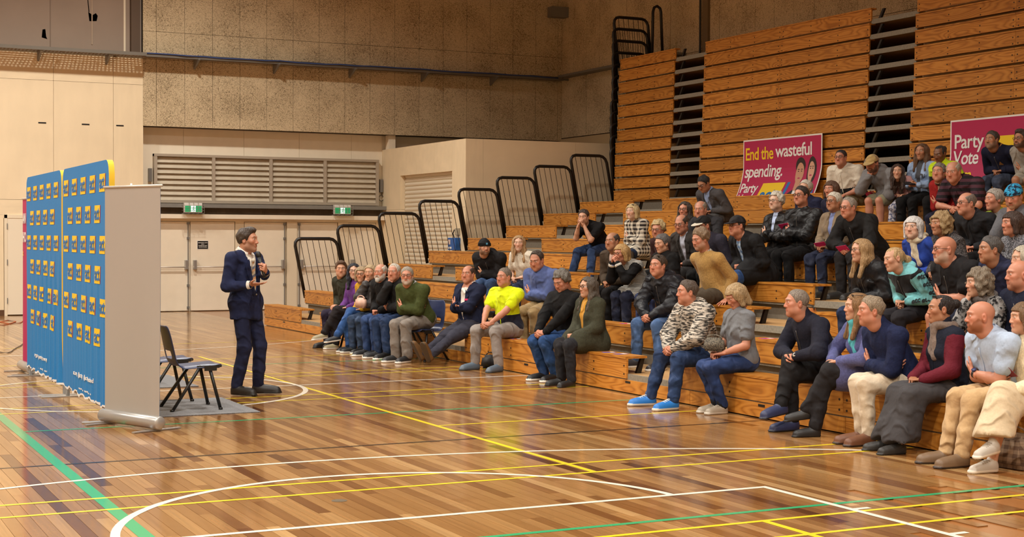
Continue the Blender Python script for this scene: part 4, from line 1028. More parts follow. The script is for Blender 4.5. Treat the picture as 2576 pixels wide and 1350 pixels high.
    if under:
        ow = under[2] if len(under) > 2 else .06; zt, zb = .50*s, under[3] if len(under) > 3 else .12
        def carve(X, Y, Z):
            x, y, z = X-H[0], Y-H[1], Z-H[2]; a = x*tl[0]+y*tl[1]+z*tl[2]; b_ = x*tf[0]+y*tf[1]+z*tf[2]; c_ = x*u[0]+y*u[1]+z*u[2]
            return np.maximum(np.abs(a)-ow*np.clip((c_-zb)/(zt-zb), 0 if zb > .05 else .55, 1), .01-b_)*.9
        ft.put(carve, ft.lo, ft.lo+ft.n*ft.h, .012, op='s')
        fu = Fld(np.min([H, Nb, S_[1], S_[-1]], 0)-.24, np.max([H, Nb, S_[1], S_[-1]], 0)+.24, ht); torso(fu, max(ex-.020, -.010), 'none', -.05, 1, False); fu.cone(Nb-u*.03, Nb+unit(C-Nb)*.03*s, .060*s, .058*s, .03, 4)
        Vu, Fu, _ = fu.mesh(); part('shirt', Vu, Fu, fab(under[0], under[1], under[4] if len(under) > 4 else None))
    V, F, Lb = ft.mesh(); mats = [fab(*top[:2], top[2] if len(top) > 2 else None, zmats)] if zones else [fab(*top)]; mi = None
    zv = None
    if zones:
        ad = np.full(len(V), 9.)
        for sd in (1, -1):
            for a_, c_ in ((S_[sd], EL[sd]), (EL[sd], WR[sd])):
                ba = c_-a_; t_ = np.clip((V-a_)@ba/(ba@ba), .1 if a_ is S_[sd] else 0, 1); ad = np.minimum(ad, np.linalg.norm(V-a_-t_[:, None]*ba, axis=1))
        zv = zones(*tx(V), ad)
    nm = 'jacket' if (under or puff or 'jacket' in opts) else ('shirt' if kind != 'knit' else 'jumper')
    o_ = part(nm, V, F, mats, mi)
    if zv is not None: o_.data.attributes.new('zone', 'FLOAT', 'POINT').data.foreach_set('value', np.ascontiguousarray(zv, np.float32))
    fx, fy, fz_ = tx(V)
    def front(a, c, o=.004, r_=.02):
        m_ = (np.abs(fx-a) < r_) & (np.abs(fz_-c) < r_) & (fy > 0) & (Lb != 2) & (Lb != 3); y_ = fy[m_].max() if m_.any() else .12
        return H+tl*a+tf*(y_+o)+u*c
    if 'zip' in opts or 'placket' in opts:
        b_ = MB(); P_ = [front(0, c*s, .001) for c in np.linspace(.46, .06, 14)]; 
        b_.tube([tuple(p) for p in P_], .0045 if 'zip' in opts else .007, 5, flat=.6); mkobj('zip' if 'zip' in opts else 'placket', b_.mesh('zip', plain('zip_metal', (96, 92, 88), .4, .5) if 'zip' in opts else mats[0], True, B), root)
    if 'lapels' in opts:
        for sg in (1, -1):
            g_ = [(.060, .475), (.118, .395), (.095, .345), (.028, .13), (.022, .15), (.050, .34), (.046, .45)] if not under else [(.062, .475), (.125, .40), (.110, .345), (.045, .13), (.032, .15), (.064, .34), (.056, .45)]
            q_ = [front(sg*a*s, c*s, .007, .028) for a, c in g_]; b_ = MB(); b_.quad([tuple(p) for p in (q_ if sg < 0 else q_[::-1])]); b_.quad([tuple(p-tf*.005) for p in (q_[::-1] if sg < 0 else q_)])
            mkobj('lapel', b_.mesh('lapel', mats[0], False, B), root)
    if sl == 'long' and 'nocuff' not in opts:
        for sd in (1, -1):
            d_ = unit(WR[sd]-EL[sd]); b_ = MB(); r_ = .040*s+ex*.5; a_ = WR[sd]-FD[sd]*.01
            b_.tube([a_-d_*.035, a_-d_*.030, a_-d_*.004, a_+d_*.004], [r_-.003, r_+.004, r_+.002, r_-.004], 14, caps=False); mkobj('cuff', b_.mesh('cuff', fab('plain', zmats) if zones is not None and 'zcuff' in opts else mats[0] if zones is None else fab('plain', top[1]), True, B), root)
    if collar:
        n_ = 26; vs = []; fs = []; cn = unit(C-Nb); cf = unit(tf-cn*(tf@cn)); c0 = Nb+cn*.012
        rows = ((.066, .012), (.067, .040), (.072, .043), (.094, -.002), (.088, -.006))
        for r_, z_ in rows:
            for i in range(n_):
                a = (i/(n_-1)-.5)*2*PI*.90; dx = math.sin(a); dy = -math.cos(a); dip = .018*max(0, -dy*-1)
                vs.append(c0+l*dx*r_*s+cf*(dy*r_*1.0)*s+cn*(z_-.022*max(0, dy)-(.03*max(0, dy) if z_ < 0 else 0))*s)
        for j in range(len(rows)-1):
            for i in range(n_-1): a = j*n_+i; fs.append((a, a+1, a+n_+1, a+n_))
        part('collar', np.array(vs), np.array(fs), fab(*collar))
    if tie is not None: tie(root, B, H, Nb, tl, tf, u, s)
    # ---- lower garment
    bk, bc = bottom[0], bottom[1]
    if stand: w = w*.82
    if bk != 'none':
        fl2 = Fld(np.minimum(pts[[0, 9, 10, 11, 12]].min(0), H)-.22, np.maximum(pts[[0, 9, 10, 11, 12]].max(0), H)+.22, ht); e2 = .012
        fl2.cone(HJ[1]+UP*.01, HJ[-1]+UP*.01, .105*s*w+.002, .105*s*w+.002, .04, 1); fl2.cone(H, H+u*.08, .118*s*w, .115*s*w, .05, 1, n=tf, fl=.8)
        for sd in (1, -1):
            if bk == 'skirt': continue
            kn = KN[sd]; an = AN[sd]
            if shorts: fl2.cone(HJ[sd], HJ[sd]*.15+kn*.85, .092*s*w**.7+e2, .074*s+e2, .04, 1); continue
            wl = .012 if 'wideleg' in opts else (-.006 if 'slim' in opts else 0)
            fl2.cone(HJ[sd], kn, .088*s*w**.7+e2, .060*s*w**.4+e2, .04, 1); fl2.cone(kn, kn*.45+an*.55, .060*s+e2, .052*s+e2+wl, .025, 2); fl2.cone(kn*.45+an*.55, an+UP*.015, .052*s+e2+wl, .046*s+e2+wl, .025, 2)
        if bk == 'skirt':
            lo_ = min(AN[1][2], AN[-1][2])+(bottom[2] if len(bottom) > 2 else .06); ank = (AN[1]+AN[-1])/2; ank[2] = lo_
            for sd in (1, -1):
                fl2.cone(HJ[sd], KN[sd], .10*s*w, .075*s, .06, 1); b_ = AN[sd]+f*.02; b_ = np.array([b_[0], b_[1], lo_]); fl2.cone(KN[sd], b_+l*sd*.03, .075*s, .10*s, .07, 1); fl2.cone(KN[sd]-f*.08, b_-f*.10, .07*s, .09*s, .07, 1)
            fl2.cone(kc, ank, .07, .10, .07, 1)
            fl2.put(lambda X, Y, Z: (lo_-Z)+0*X+0*Y+.012*np.sin(X*31+Y*23), fl2.lo, fl2.lo+fl2.n*fl2.h, .01, op='i')
        X, Y, Z = fl2.grid(); fl2.D += (.0035*wob(X, Y, Z, 20, ph+1)*np.sin(17*Z+8*X+6*Y+ph)).astype(np.float32)
        if bk != 'skirt': folds(fl2, .011 if 'slim' not in opts else .007, [(KN[1]-f*.05, .10), (KN[-1]-f*.05, .10), (AN[1]+UP*.06, .09), (AN[-1]+UP*.06, .09), (HJ[1]+f*.09, .12), (HJ[-1]+f*.09, .12)], ph+2, .3)
        if bk == 'skirt': fl2.D += (.012*np.sin(26*(X*l[0]+Y*l[1])+6*Z)*np.clip((H[2]-.1-Z)*3, 0, 1)).astype(np.float32)
        V, F, Lb = fl2.mesh(); part({'shorts': 'shorts', 'skirt': 'skirt'}.get(bk, 'trousers'), V, F, fab(*(('plain', bc) if bk in ('shorts', 'skirt') else bottom[:3])))
    # ---- shoes
    for sd in (1, -1):
        Vs, Fs, Ls = tpl(shoe_template, shoes[0], .0100 if near else .0145)
        td = TOE[sd]; fl3 = cs == sd or 'ext' in legs or stand
        if not fl3: td = unit(A3(td[0], td[1], 0))
        x_ = unit(np.cross(td, UP)); z_ = np.cross(x_, td); o_ = AN[sd]-z_*.075*s+td*.022
        Vw = frame_mesh(Vs, o_, x_, td, z_, s*(.93 if fem else 1.04)); part('shoe', Vw, Fs, [plain('shoe_%d_%d_%d' % shoes[1], shoes[1], .5), plain('shoe_%d_%d_%d' % shoes[2], shoes[2], .6)], Ls.astype(int))
    if socks:
        b_ = MB()
        for sd in (1, -1): b_.tube([AN[sd]-UP*.02, AN[sd]*.8+KN[sd]*.2], .050*s, 10)
        V = np.array(b_.v); o = mkobj('socks', b_.mesh('socks', fab('knit', socks), True, B), root)
    if shoes[0] == 'sneaker' and near:
        lc = (226, 222, 212) if sum(shoes[1]) < 420 else (170, 160, 146)
        for sd in (1, -1):
            td = TOE[sd]; b_ = MB()
            if cs != sd and 'ext' not in legs: td = unit(A3(td[0], td[1], 0))
            x_ = unit(np.cross(td, UP)); z_ = np.cross(x_, td); o_ = AN[sd]-z_*.075*s+td*.022; k_ = s*(.93 if fem else 1.04)
            for y_, h_ in ((.030, .103), (.052, .096), (.074, .089), (.096, .082)):
                b_.tube([o_+k_*(x_*a+td*(y_-.3*a*(1 if j_ else -1))+z_*(h_-10*a*a)) for j_ in (0,) for a in (-.024, -.012, 0, .012, .024)], .0042, 5)
            mkobj('laces', b_.mesh('laces', plain('laces_%d' % lc[0], lc, .8), True, B), root)
    # ---- head gear
    def hpart(name, VF, mats): V, F = VF; return part(name, frame_mesh(V, C, hl, hd, hu, hsc), F, mats)
    if hair and hair[0] != 'bald': hpart('hair', tpl(hair_template, hair[0], .0075 if near else .0095), hair_mat(hair[1]))
    if beard and (not stub or 'fullbeard' in opts): hpart('beard', tpl(beard_template, .006), hair_mat(beard))
    if hat:
        a, b_ = tpl(cap_template, hat[0]); o = hpart('cap' if hat[0] == 'cap' else 'beanie', a, fab(hat[2] if len(hat) > 3 else 'plain', hat[1], *(hat[3:4])))
        if b_ is not None: V, F = b_; o2 = mkobj('brim', np_mesh('brim', frame_mesh(V, C, hl, hd, hu, hsc)-B, F, fab('plain', hat[2] if len(hat) == 3 else hat[1])), o)
    for mode in ([0] if glasses else [])+([1] if 'shades' in opts else []):
        glasses = glasses or 1.4
        b_ = MB(); T = (lambda x, y, z: C+hsc*(x*hl+y*hd+z*hu)) if not mode else (lambda x, y, z: C+hsc*(x*1.12*hl+(y*.78-.028+.0*z)*hd+(z*.5+.100-.25*(.09-y)*0)*hu))
        for sd in (1, -1):
            b_.tube([T(sd*.033+.021*math.cos(a), .0985-.10*abs(.021*math.cos(a)+.0)*(sd*math.cos(a) > 0), .008+.0155*math.sin(a)) for a in [2*PI*i/12 for i in range(13)]], .0019*glasses, 5)
            b_.tube([T(sd*.054, .096, .012), T(sd*.078, .06, .012), T(sd*.080, -.01, .010)], .0017*glasses, 5)
        b_.tube([T(.012, .099, .012), T(-.012, .099, .012)], .0018*glasses, 5)
        for sd in (1, -1): b_.quad([T(sd*.033+.020*math.cos(a), .0975, .008+.0145*math.sin(a)) for a in [2*PI*i/10 for i in range(10)]], 1)
        mkobj('sunglasses' if mode else 'glasses', b_.mesh('glasses', [GLASSF, GLASSF if mode else LENS], False, B), root)
    if scarf:
        fs_ = Fld(Nb-.25, Nb+.25, .011); cn = unit(C-Nb)
        for i in range(8):
            a0, a1 = 2*PI*i/8, 2*PI*(i+1)/8; P_ = lambda a: Nb+cn*(.028+.012*math.cos(a))+l*math.sin(a)*.078*s+tf*math.cos(a)*.082*s
            fs_.cone(P_(a0), P_(a1), .034*s, .034*s, .02)
        fs_.cone(Nb+tf*.10*s-u*.01, Nb+tf*.13*s-u*.22*s+l*.03, .036, .042, .02, n=tf, fl=.6); fs_.cone(Nb+tf*.10*s-u*.01, Nb+tf*.12*s-u*.18*s-l*.04, .034, .04, .02, n=tf, fl=.6)
        X, Y, Z = fs_.grid(); fs_.D += (.005*wob(X, Y, Z, 48, ph)).astype(np.float32); V, F, _ = fs_.mesh(); part('scarf', V, F, fab(*scarf))
    return dict(root=root, H=H, C=C, Nb=Nb, WR=WR, FD=FD, HZ=HZ, KN=KN, AN=AN, l=l, f=f, u=u, tf=tf, B=B, s=s, S=S_, EL=EL, hd=hd, hl=hl, hu=hu, part=part)

# ------------------------------------------------------------------ the audience
FAIR, RUDDY, TANS, BROWN, PALE = (216, 164, 134), (206, 142, 114), (184, 130, 98), (126, 84, 58), (226, 182, 156)
GREYH, WHITEH, DARKH, BROWNH, BLOND, SILVER = (128, 118, 106), (206, 198, 184), (40, 31, 26), (78, 56, 38), (186, 150, 98), (162, 152, 138)
BLK, NAVY, CHAR = (17, 16, 17), (20, 24, 42), (42, 40, 40)
JEAN, DKJEAN = (58, 80, 116), (36, 46, 70)
SNK = lambda a, b=(226, 222, 212): ('sneaker', a, b)
SHO = lambda a: ('shoe', a, (28, 24, 22))
P = person
RES = {}
ch = dict(hip=7.85, seat=.445, feetz=0.)
G1 = 'people on chairs in front of the bleachers'
chairs_at = []
def sit_chair(key, **kw):
    r = P(**kw, **ch); RES[key] = r; chairs_at.append((r['H'], r['f']))
sit_chair('young', label='young man in dark olive bomber jacket at the far end of the chair row', hp=(858, 677), hair=('quiff', (92, 66, 46)), top=('plain', (50, 50, 38)), opts='thick', bottom=('plain', (40, 34, 52)), arms='thigh', shoes=SHO((24, 22, 22)), yaw=196, look=250)
sit_chair('blue', label='woman with long black and teal hair in a purple top and glasses', hp=(890, 682), sex='f', skin=PALE, hair=('longdark', (26, 30, 42)), top=('knit', (96, 48, 120)), bottom=('plain', (34, 30, 32)), arms='lap', legs='crossL', shoes=SNK((150, 140, 110)), glasses=1, yaw=196, look=248)
sit_chair('yellow', label='woman in mustard yellow jumper with blond grey bob and glasses', hp=(909, 690), sex='f', hair=('bob', (170, 146, 112)), top=('knit', (196, 148, 20)), bottom=('denim', (46, 82, 138)), arms='lap', legs='crossL', shoes=SNK((28, 28, 32)), glasses=1.4, yaw=196, look=232)
sit_chair('puffer', label='blond grey haired woman in grey quilted jacket with hand at her nose', hp=(931, 686), sex='f', hair=('pixie', (188, 164, 126)), top=('shiny', (72, 70, 70)), opts='puffer', bottom=('denim', (50, 66, 92)), arms='chin', shoes=SNK((26, 26, 26)), yaw=196, look=225)
sit_chair('wbeard', label='bald man with white beard in black jacket on the chair row', hp=(957, 685), skin=RUDDY, hair=('fringe', WHITEH), beard=(214, 206, 194), stub=.85, top=('plain', BLK), opts='thick fullbeard', bottom=('denim', (44, 66, 108)), arms='lap', shoes=SNK((24, 24, 26)), yaw=196, look=215, w=1.05, face='o')
sit_chair('chin', label='white haired elderly man in black jacket with hand on his chin', hp=(991, 685), skin=RUDDY, hair=('receding', WHITEH), top=('plain', (30, 29, 30)), opts='thick', bottom=('denim', (40, 58, 92)), arms='chin', shoes=SNK((26, 26, 28)), yaw=194, look=222, face='o')
sit_chair('green', label='grey bearded man in dark green jumper on blue chair, arms folded', hp=(1024, 694), skin=RUDDY, hair=('short', SILVER), beard=(186, 178, 166), stub=.75, top=('knit', (62, 70, 34)), bottom=('plain', (124, 116, 108)), arms='cross', shoes=SNK((36, 36, 38)), glasses=1, yaw=205, look=238, collar=('tweed', (220, 220, 220), (60, 60, 60)), opts='wideleg', w=1.06)

def blazer_tie(root, B, H, Nb, tl, tf, u, s):
    b = MB(); p = H+u*.345*s+tf*.140*s+tl*.095*s; q = [p+tl*a+u*c+tf*d for a, c, d in ((-.03, -.012, .012), (.03, -.012, .0), (.03, .012, -.004), (-.03, .012, .006))]
    b.quad([tuple(v+tf*.012) for v in q]); b.quad([tuple(v+tf*.012) for v in reversed(q)]); mkobj('badge', b.mesh('badge', plain('pink_badge', (206, 40, 96), .5), False, B), root)
R1 = 'people on the front bleacher row'
RES[9] = P('balding man in navy blazer and white shirt with legs stretched out', (1177, 690), 1, skin=RUDDY, hair=('fringe', (70, 48, 36)), top=('plain', (24, 30, 54)), under=('plain', (224, 216, 206), .075, .06), opts='lapels thin', bottom=('plain', (52, 52, 64)), arms='cross', legs='ext', shoes=('shoe', (104, 74, 42), (70, 56, 40)), yaw=192, w=1.22, collar=('plain', (226, 218, 208)), tie=blazer_tie)
def hv(x, y, z, ad): return np.minimum(.20-z, ad-.07)
RES[10] = P('man in hi-vis yellow polo and grey trousers on the front row', (1268, 697), 1, skin=RUDDY, hair=('crop', (120, 106, 92)), top=('plain', (214, 232, 20)), opts='placket short', zones=hv, zmats=(28, 30, 46), bottom=('plain', (140, 132, 126)), arms='clasp', legs='wide', shoes=SNK((84, 98, 112), (70, 78, 86)), yaw=200, look=200, collar=('plain', (28, 30, 46)), socks=(26, 24, 26))
RES[14] = P('grey haired man in black cardigan and jeans looking down, front row', (1412, 707), 1, skin=RUDDY, hair=('fluffy', (112, 106, 98)), top=('knit', BLK), bottom=('denim', (44, 74, 122)), arms='clasp', shoes=SNK((28, 26, 26)), pitch=-.45, look=200, yaw=192, opts='tuck', legs='tuck')
RES[15] = P('woman with long grey brown hair in olive cardigan over yellow top', (1478, 722), 1, sex='f', skin=FAIR, hair=('longdark', (88, 78, 68)), top=('knit', (58, 58, 44)), under=('plain', (196, 142, 52), .05, 0.), opts='longhem', bottom=('denim', (40, 40, 44)), arms='lap', shoes=SHO((24, 22, 22)), glasses=1.3, yaw=186, look=186, w=1.16, Lf=.97)
RES[11] = P('bearded man in black beanie and black hoodie, arms folded', (1219, 622), 3, hair=('crop', (70, 52, 40)), hat=('beanie', (26, 26, 28)), beard=(92, 66, 46), stub=.8, top=('plain', (28, 26, 27)), opts='zip hood thick', bottom=('denim', JEAN), arms='cross', yaw=215, look=262)
RES[12] = P('young woman with blond hair in cream short sleeved top', (1305, 612), 3, sex='f', skin=PALE, hair=('long', (176, 140, 98)), top=('knit', (206, 196, 178)), opts='short', bottom=('denim', DKJEAN), arms='lap', yaw=205, look=238)
RES[13] = P('large balding man in blue shirt and beige trousers, arms folded', (1350, 655), 2, skin=RUDDY, hair=('receding', (64, 50, 40)), top=('plain', (78, 92, 140)), opts='placket ', bottom=('plain', (150, 126, 88)), arms='cross', yaw=200, look=215, pitch=-.3, w=1.25, collar=('plain', (84, 98, 146)), hs=1.06)
RES[16] = P('man in black t-shirt and jeans leaning on his elbows, hands at face', (1468, 546), 5, skin=FAIR, hair=('short', (58, 44, 36)), top=('plain', BLK), opts='short', bottom=('denim', (44, 62, 96)), arms='face', legs='far wide', shoes=SNK((24, 24, 26), (196, 186, 170)), yaw=196, look=222, pitch=-.12)
RES[17] = P('blond woman in black and cream plaid shirt with sunglasses on her head', (1590, 532), 5, sex='f', skin=PALE, hair=('bob', (206, 180, 132)), top=('plaid', (206, 196, 178), (40, 34, 34)), bottom=('denim', DKJEAN), arms='cross', yaw=195, look=205, opts='shades longhem')
RES[18] = P('balding man in dark brown jacket beside blond woman with blue watch', (1540, 607), 3, skin=TANS, hair=('fringe', (70, 60, 52)), top=('plain', (66, 54, 42)), under=('plain', (206, 172, 156), .06, .05), bottom=('plain', BLK), arms='lap', yaw=196, look=205)
RES[19] = P('blond bobbed woman in striped cardigan with hands raised and a blue watch', (1562, 637), 3, sex='f', skin=RUDDY, hair=('bob', (184, 146, 92)), top=('stripe', (206, 202, 192), (32, 32, 36)), opts='longhem', zones=lambda x, y, z, ad: np.minimum(.078-ad, z-.25), zmats=BLK, bottom=('denim', (30, 34, 52)), arms='face', yaw=190, look=196, pitch=-.12, glasses=1)
RES[20] = P('elderly woman with curly blond hair and glasses behind grey haired woman', (1655, 577), 4, sex='f', skin=RUDDY, hair=('fluffy', (196, 170, 122)), top=('knit', (60, 36, 36)), bottom=('plain', BLK), arms='lap', yaw=195, look=212, glasses=1, pitch=-.15, face='o')
RES[21] = P('woman with short grey black hair and black jacket looking down', (1665, 612), 3, sex='f', skin=FAIR, hair=('pixie', (96, 92, 90)), top=('plain', BLK), bottom=('denim', (34, 44, 76)), arms='lap', yaw=186, look=190, pitch=-.2, opts='thick')
RES[22] = P('woman with long dark grey hair and dark glasses in grey coat', (1722, 528), 5, sex='f', skin=RUDDY, hair=('longdark', (62, 54, 48)), top=('tweed', (112, 106, 100), (84, 80, 76)), bottom=('plain', CHAR), arms='lap', yaw=195, look=212, glasses=1.4, opts='lapels')
RES[23] = P('older balding man with glasses in charcoal suit jacket', (1714, 563), 4, skin=RUDDY, hair=('fringe', (70, 58, 48)), top=('plain', (58, 54, 52)), under=('plain', (176, 178, 192), .055, .1), bottom=('plain', CHAR), arms='lap', yaw=192, look=206, pitch=-.25, glasses=1, opts='lapels')
RES[24] = P('bald older man in dark grey jacket below the man in grey suit', (1762, 527), 5, skin=RUDDY, hair=('fringe', (150, 136, 122)), top=('plain', (44, 43, 46)), bottom=('plain', CHAR), arms='clasp', yaw=194, look=214, face='o', pitch=-.1)
RES[25] = P('man in grey suit and light blue shirt with dark hair looking down by the aisle', (1770, 462), 7, skin=TANS, hair=('short', (30, 26, 25)), top=('plain', (74, 72, 74)), under=('plain', (150, 172, 214), .06, .08), bottom=('plain', (76, 74, 74)), arms='lap', yaw=192, look=196, pitch=-.55, glasses=1.4, collar=('plain', (150, 172, 214)), hs=1.04, opts='lapels')
RES[26] = P('man in black cap with white edge wearing navy jumper', (1768, 568), 4, skin=RUDDY, hair=('crop', (90, 80, 72)), hat=('cap', (32, 30, 30), (196, 186, 168)), top=('knit', (48, 46, 58)), bottom=('plain', BLK), arms='lap', yaw=188, look=190, pitch=-.15, glasses=1.2)
RES[27] = P('grey haired man in tan sweater propping himself on his hands', (1761, 602), 3, skin=RUDDY, hair=('curlyshort', (140, 116, 92)), top=('fleece', (168, 132, 76)), bottom=('plain', (70, 60, 48)), arms='support', yaw=184, look=186, pitch=-.25, collar=('tweed', (206, 196, 176), (80, 80, 90)), stub=.4, beard=(170, 150, 130), Lf=1.06)
RES[28] = P('man in black puffer jacket and blue jeans, hands clasped, second row', (1655, 668), 2, skin=RUDDY, hair=('short', (70, 54, 42)), top=('shiny', (30, 31, 36)), opts='shades zip puffer hood', bottom=('denim', (66, 92, 132)), arms='clasp', legs='wide', shoes=SNK((40, 34, 34), (222, 216, 206)), yaw=190, look=200, collar=('plain', (214, 180, 40)))
RES[29] = P('man in black cap and black jacket over pale checked shirt', (1853, 568), 4, skin=RUDDY, hair=('crop', (60, 50, 46)), hat=('cap', (40, 38, 40), (34, 32, 34)), top=('plain', (28, 28, 30)), under=('plaid', (176, 196, 214), .05, .06, (90, 120, 160)), bottom=('denim', (48, 76, 124)), arms='lap', yaw=180, look=182, glasses=1.2, w=1.15, opts='longhem')
RES[30] = P('man in grey marled knit hoodie and jeans leaning forward, front row', (1728, 735), 1, skin=RUDDY, hair=('short', (86, 72, 62)), top=('marl', (54, 52, 50), (196, 186, 172)), opts='hood thick', bottom=('denim', (40, 58, 92)), arms='clasp', legs='wide far', shoes=SNK((34, 116, 196), (214, 206, 190)), yaw=180, look=168, w=1.12, socks=(26, 26, 28))
RES[31] = P('blond woman in grey t-shirt and jeans looking down, front row', (1850, 745), 1, sex='f', skin=RUDDY, hair=('bob', (176, 148, 108)), top=('plain', (112, 114, 118)), opts='short slim', bottom=('denim', (40, 58, 100)), arms='lap', legs='tuck close', shoes=SNK((156, 144, 126), (196, 186, 170)), yaw=176, look=176, pitch=-.5, socks=(26, 26, 28))
RES[32] = P('grey haired man in dark navy zip jumper with silver watch, front row', (2003, 762), 1, skin=RUDDY, hair=('crop', (136, 124, 112)), top=('knit', (28, 29, 42)), opts='zip highneck', bottom=('plain', (28, 26, 27)), arms='clasp', legs='crossR', shoes=('shoe', (44, 52, 86), (34, 36, 46)), yaw=172, look=160, w=1.1, Lf=1.02)
def coat_hem(x, y, z, Lb): return np.zeros(len(x), int)
RES[33] = P('woman in lilac blue wool coat with brown hair and turquoise scarf', (2153, 772), 1, sex='f', skin=FAIR, hair=('long', (140, 104, 66)), top=('fleece', (88, 92, 140)), opts='shades longhem', bottom=('plain', (34, 32, 34)), arms='kneeclasp', legs='crossL far', shoes=SHO((28, 27, 28)), yaw=174, look=160, scarf=('plain', (84, 176, 184)))
RES[34] = P('man in navy jumper and off-white jeans with brown boots, arms folded', (2190, 782), 1, skin=RUDDY, hair=('short', (150, 132, 110)), top=('knit', (26, 34, 66)), bottom=('plain', (206, 190, 166)), arms='cross', legs='close', shoes=('shoe', (104, 64, 40), (50, 34, 26)), yaw=172, look=158, opts='highneck slim', Lf=1.03)
RES[35] = P('dark haired woman in navy vest with maroon sleeves and long grey skirt', (2365, 778), 1, sex='f', skin=TANS, hair=('bun', (38, 30, 29)), top=('fleece', (24, 28, 42)), zones=lambda x, y, z, ad: .080-ad, zmats=(100, 28, 42), bottom=('skirt', (66, 64, 66), .02), arms='lap', yaw=168, look=154, opts='zcuff shades placket highneck', scarf=('fleece', (120, 104, 94)), legs='far')
RES[36] = P('bald man with red beard in pale blue polo and beige trousers', (2465, 797), 1, skin=RUDDY, hair=None, beard=(130, 76, 46), stub=.85, top=('plain', (168, 184, 206)), opts='placket short', bottom=('plain', (190, 158, 116)), arms='cross', legs='far', shoes=('shoe', (112, 88, 64), (56, 44, 36)), yaw=170, look=152, w=1.1, collar=('plain', (174, 190, 212)))
RES[37] = P('woman in cream jumper and long cream skirt at the right edge', (2574, 800), 1, sex='f', skin=FAIR, hair=('bob', (120, 92, 64)), top=('knit', (222, 206, 172)), opts='thick', bottom=('skirt', (206, 186, 154), .20), arms='lap', legs='crossR far', shoes=SNK((190, 182, 170), (224, 214, 196)), yaw=172, look=158)
RES[38] = P('white haired woman in black tracksuit jacket with white sleeve stripes', (1952, 506), 5, sex='f', skin=PALE, hair=('fluffy', (212, 204, 188)), top=('shiny', (28, 27, 28)), under=('plain', (176, 190, 220), .04, .2), bottom=('plain', BLK), arms='cross', yaw=190, look=192, glasses=1, face='o', zones=None, opts='zip')
RES[39] = P('man with dark hair and glasses in black puffer jacket, fifth row', (2015, 492), 5, skin=RUDDY, hair=('short', (46, 36, 30)), top=('shiny', (32, 32, 34)), opts='zip puffer', bottom=('plain', BLK), arms='cross', yaw=190, look=196, glasses=1.4, collar=('plain', (120, 118, 118)))
RES[40] = P('white haired woman in navy top half hidden behind man in puffer jacket', (2026, 474), 6, sex='f', skin=FAIR, hair=('pixie', (206, 196, 180)), top=('knit', (34, 36, 60)), bottom=('plain', BLK), arms='lap', yaw=190, look=200)
RES[41] = P('woman with brown shoulder length hair and fringe in navy cardigan', (2090, 477), 6, sex='f', skin=RUDDY, hair=('bob', (92, 64, 46)), top=('knit', (34, 34, 52)), bottom=('plain', BLK), arms='lap', yaw=192, look=200)
RES[42] = P('white haired woman with glasses in beige zipped jacket holding a leaflet', (2097, 507), 5, sex='f', skin=TANS, hair=('pixie', (214, 206, 190)), top=('plain', (126, 108, 86)), under=('plain', (120, 132, 176), .035, .05), bottom=('denim', (34, 40, 60)), arms='lap', yaw=190, look=192, glasses=1, face='o', opts='zip')
RES[43] = P('balding grey man with glasses in black coat bending forward', (2134, 522), 5, skin=RUDDY, hair=('receding', (150, 140, 128)), top=('plain', (28, 27, 27)), opts='zip thick', bottom=('plain', (34, 32, 33)), arms='clasp', yaw=186, look=188, glasses=1, pitch=-.1, w=1.1)
RES[44] = P('young woman with long straight blond hair in black raincoat and glasses', (2165, 630), 3, sex='f', skin=FAIR, hair=('long', (170, 136, 94)), top=('shiny', (32, 32, 35)), opts='zip hood thick', bottom=('denim', (34, 46, 74)), arms='lap', yaw=178, look=170, glasses=1)
def mint(x, y, z, ad): return np.minimum(ad-.082, .47-z)
RES[45] = P('young woman with blond ponytail in mint and black hoodie', (2248, 652), 3, sex='f', skin=FAIR, hair=('pony', (190, 158, 112)), top=('plain', (116, 184, 190)), zones=mint, zmats=(24, 23, 25), opts='zip hood', bottom=('plain', (34, 32, 36)), arms='lap', yaw=176, look=168, pitch=-.12, roll=.12)
RES[46] = P('bald tattooed man with goatee and glasses in black shirt, arms folded', (2375, 628), 3, skin=RUDDY, hair=None, beard=(190, 176, 158), stub=.5, top=('plain', (30, 29, 31)), opts='zip short', bottom=('shorts', (34, 38, 54)), arms='cross', yaw=174, look=164, glasses=1.2, w=1.3, hs=1.05, collar=('plain', (34, 33, 35)))
RES[47] = P('white haired woman in bright blue coat and cream scarf', (2297, 572), 4, sex='f', skin=PALE, hair=('bobwhite', (214, 210, 208)), top=('plain', (40, 66, 150)), bottom=('plain', BLK), arms='lap', yaw=186, look=205, scarf=('knit', (226, 214, 186)), face='o')
RES[48] = P('woman with curly blond hair in grey patterned jacket, fourth row', (2365, 563), 4, sex='f', skin=TANS, hair=('bobcurl', (164, 136, 96)), top=('tweed', (92, 88, 88), (40, 38, 40)), opts='hood', bottom=('plain', BLK), arms='lap', yaw=180, look=176)
RES[49] = P('balding man with glasses in black button shirt, fifth row', (2430, 512), 5, skin=RUDDY, hair=('fringe', (120, 108, 98)), top=('plain', (34, 34, 37)), bottom=('plain', BLK), arms='lap', yaw=180, look=174, glasses=1.1, collar=('plain', (58, 56, 62)), opts='placket')
RES[50] = P('short grey haired woman in lime green jacket', (2500, 502), 5, sex='f', skin=RUDDY, hair=('pixie', (160, 152, 142)), top=('fleece', (150, 170, 42)), under=('plain', (150, 146, 140), .045, .04), bottom=('plain', BLK), arms='lap', yaw=178, look=172)
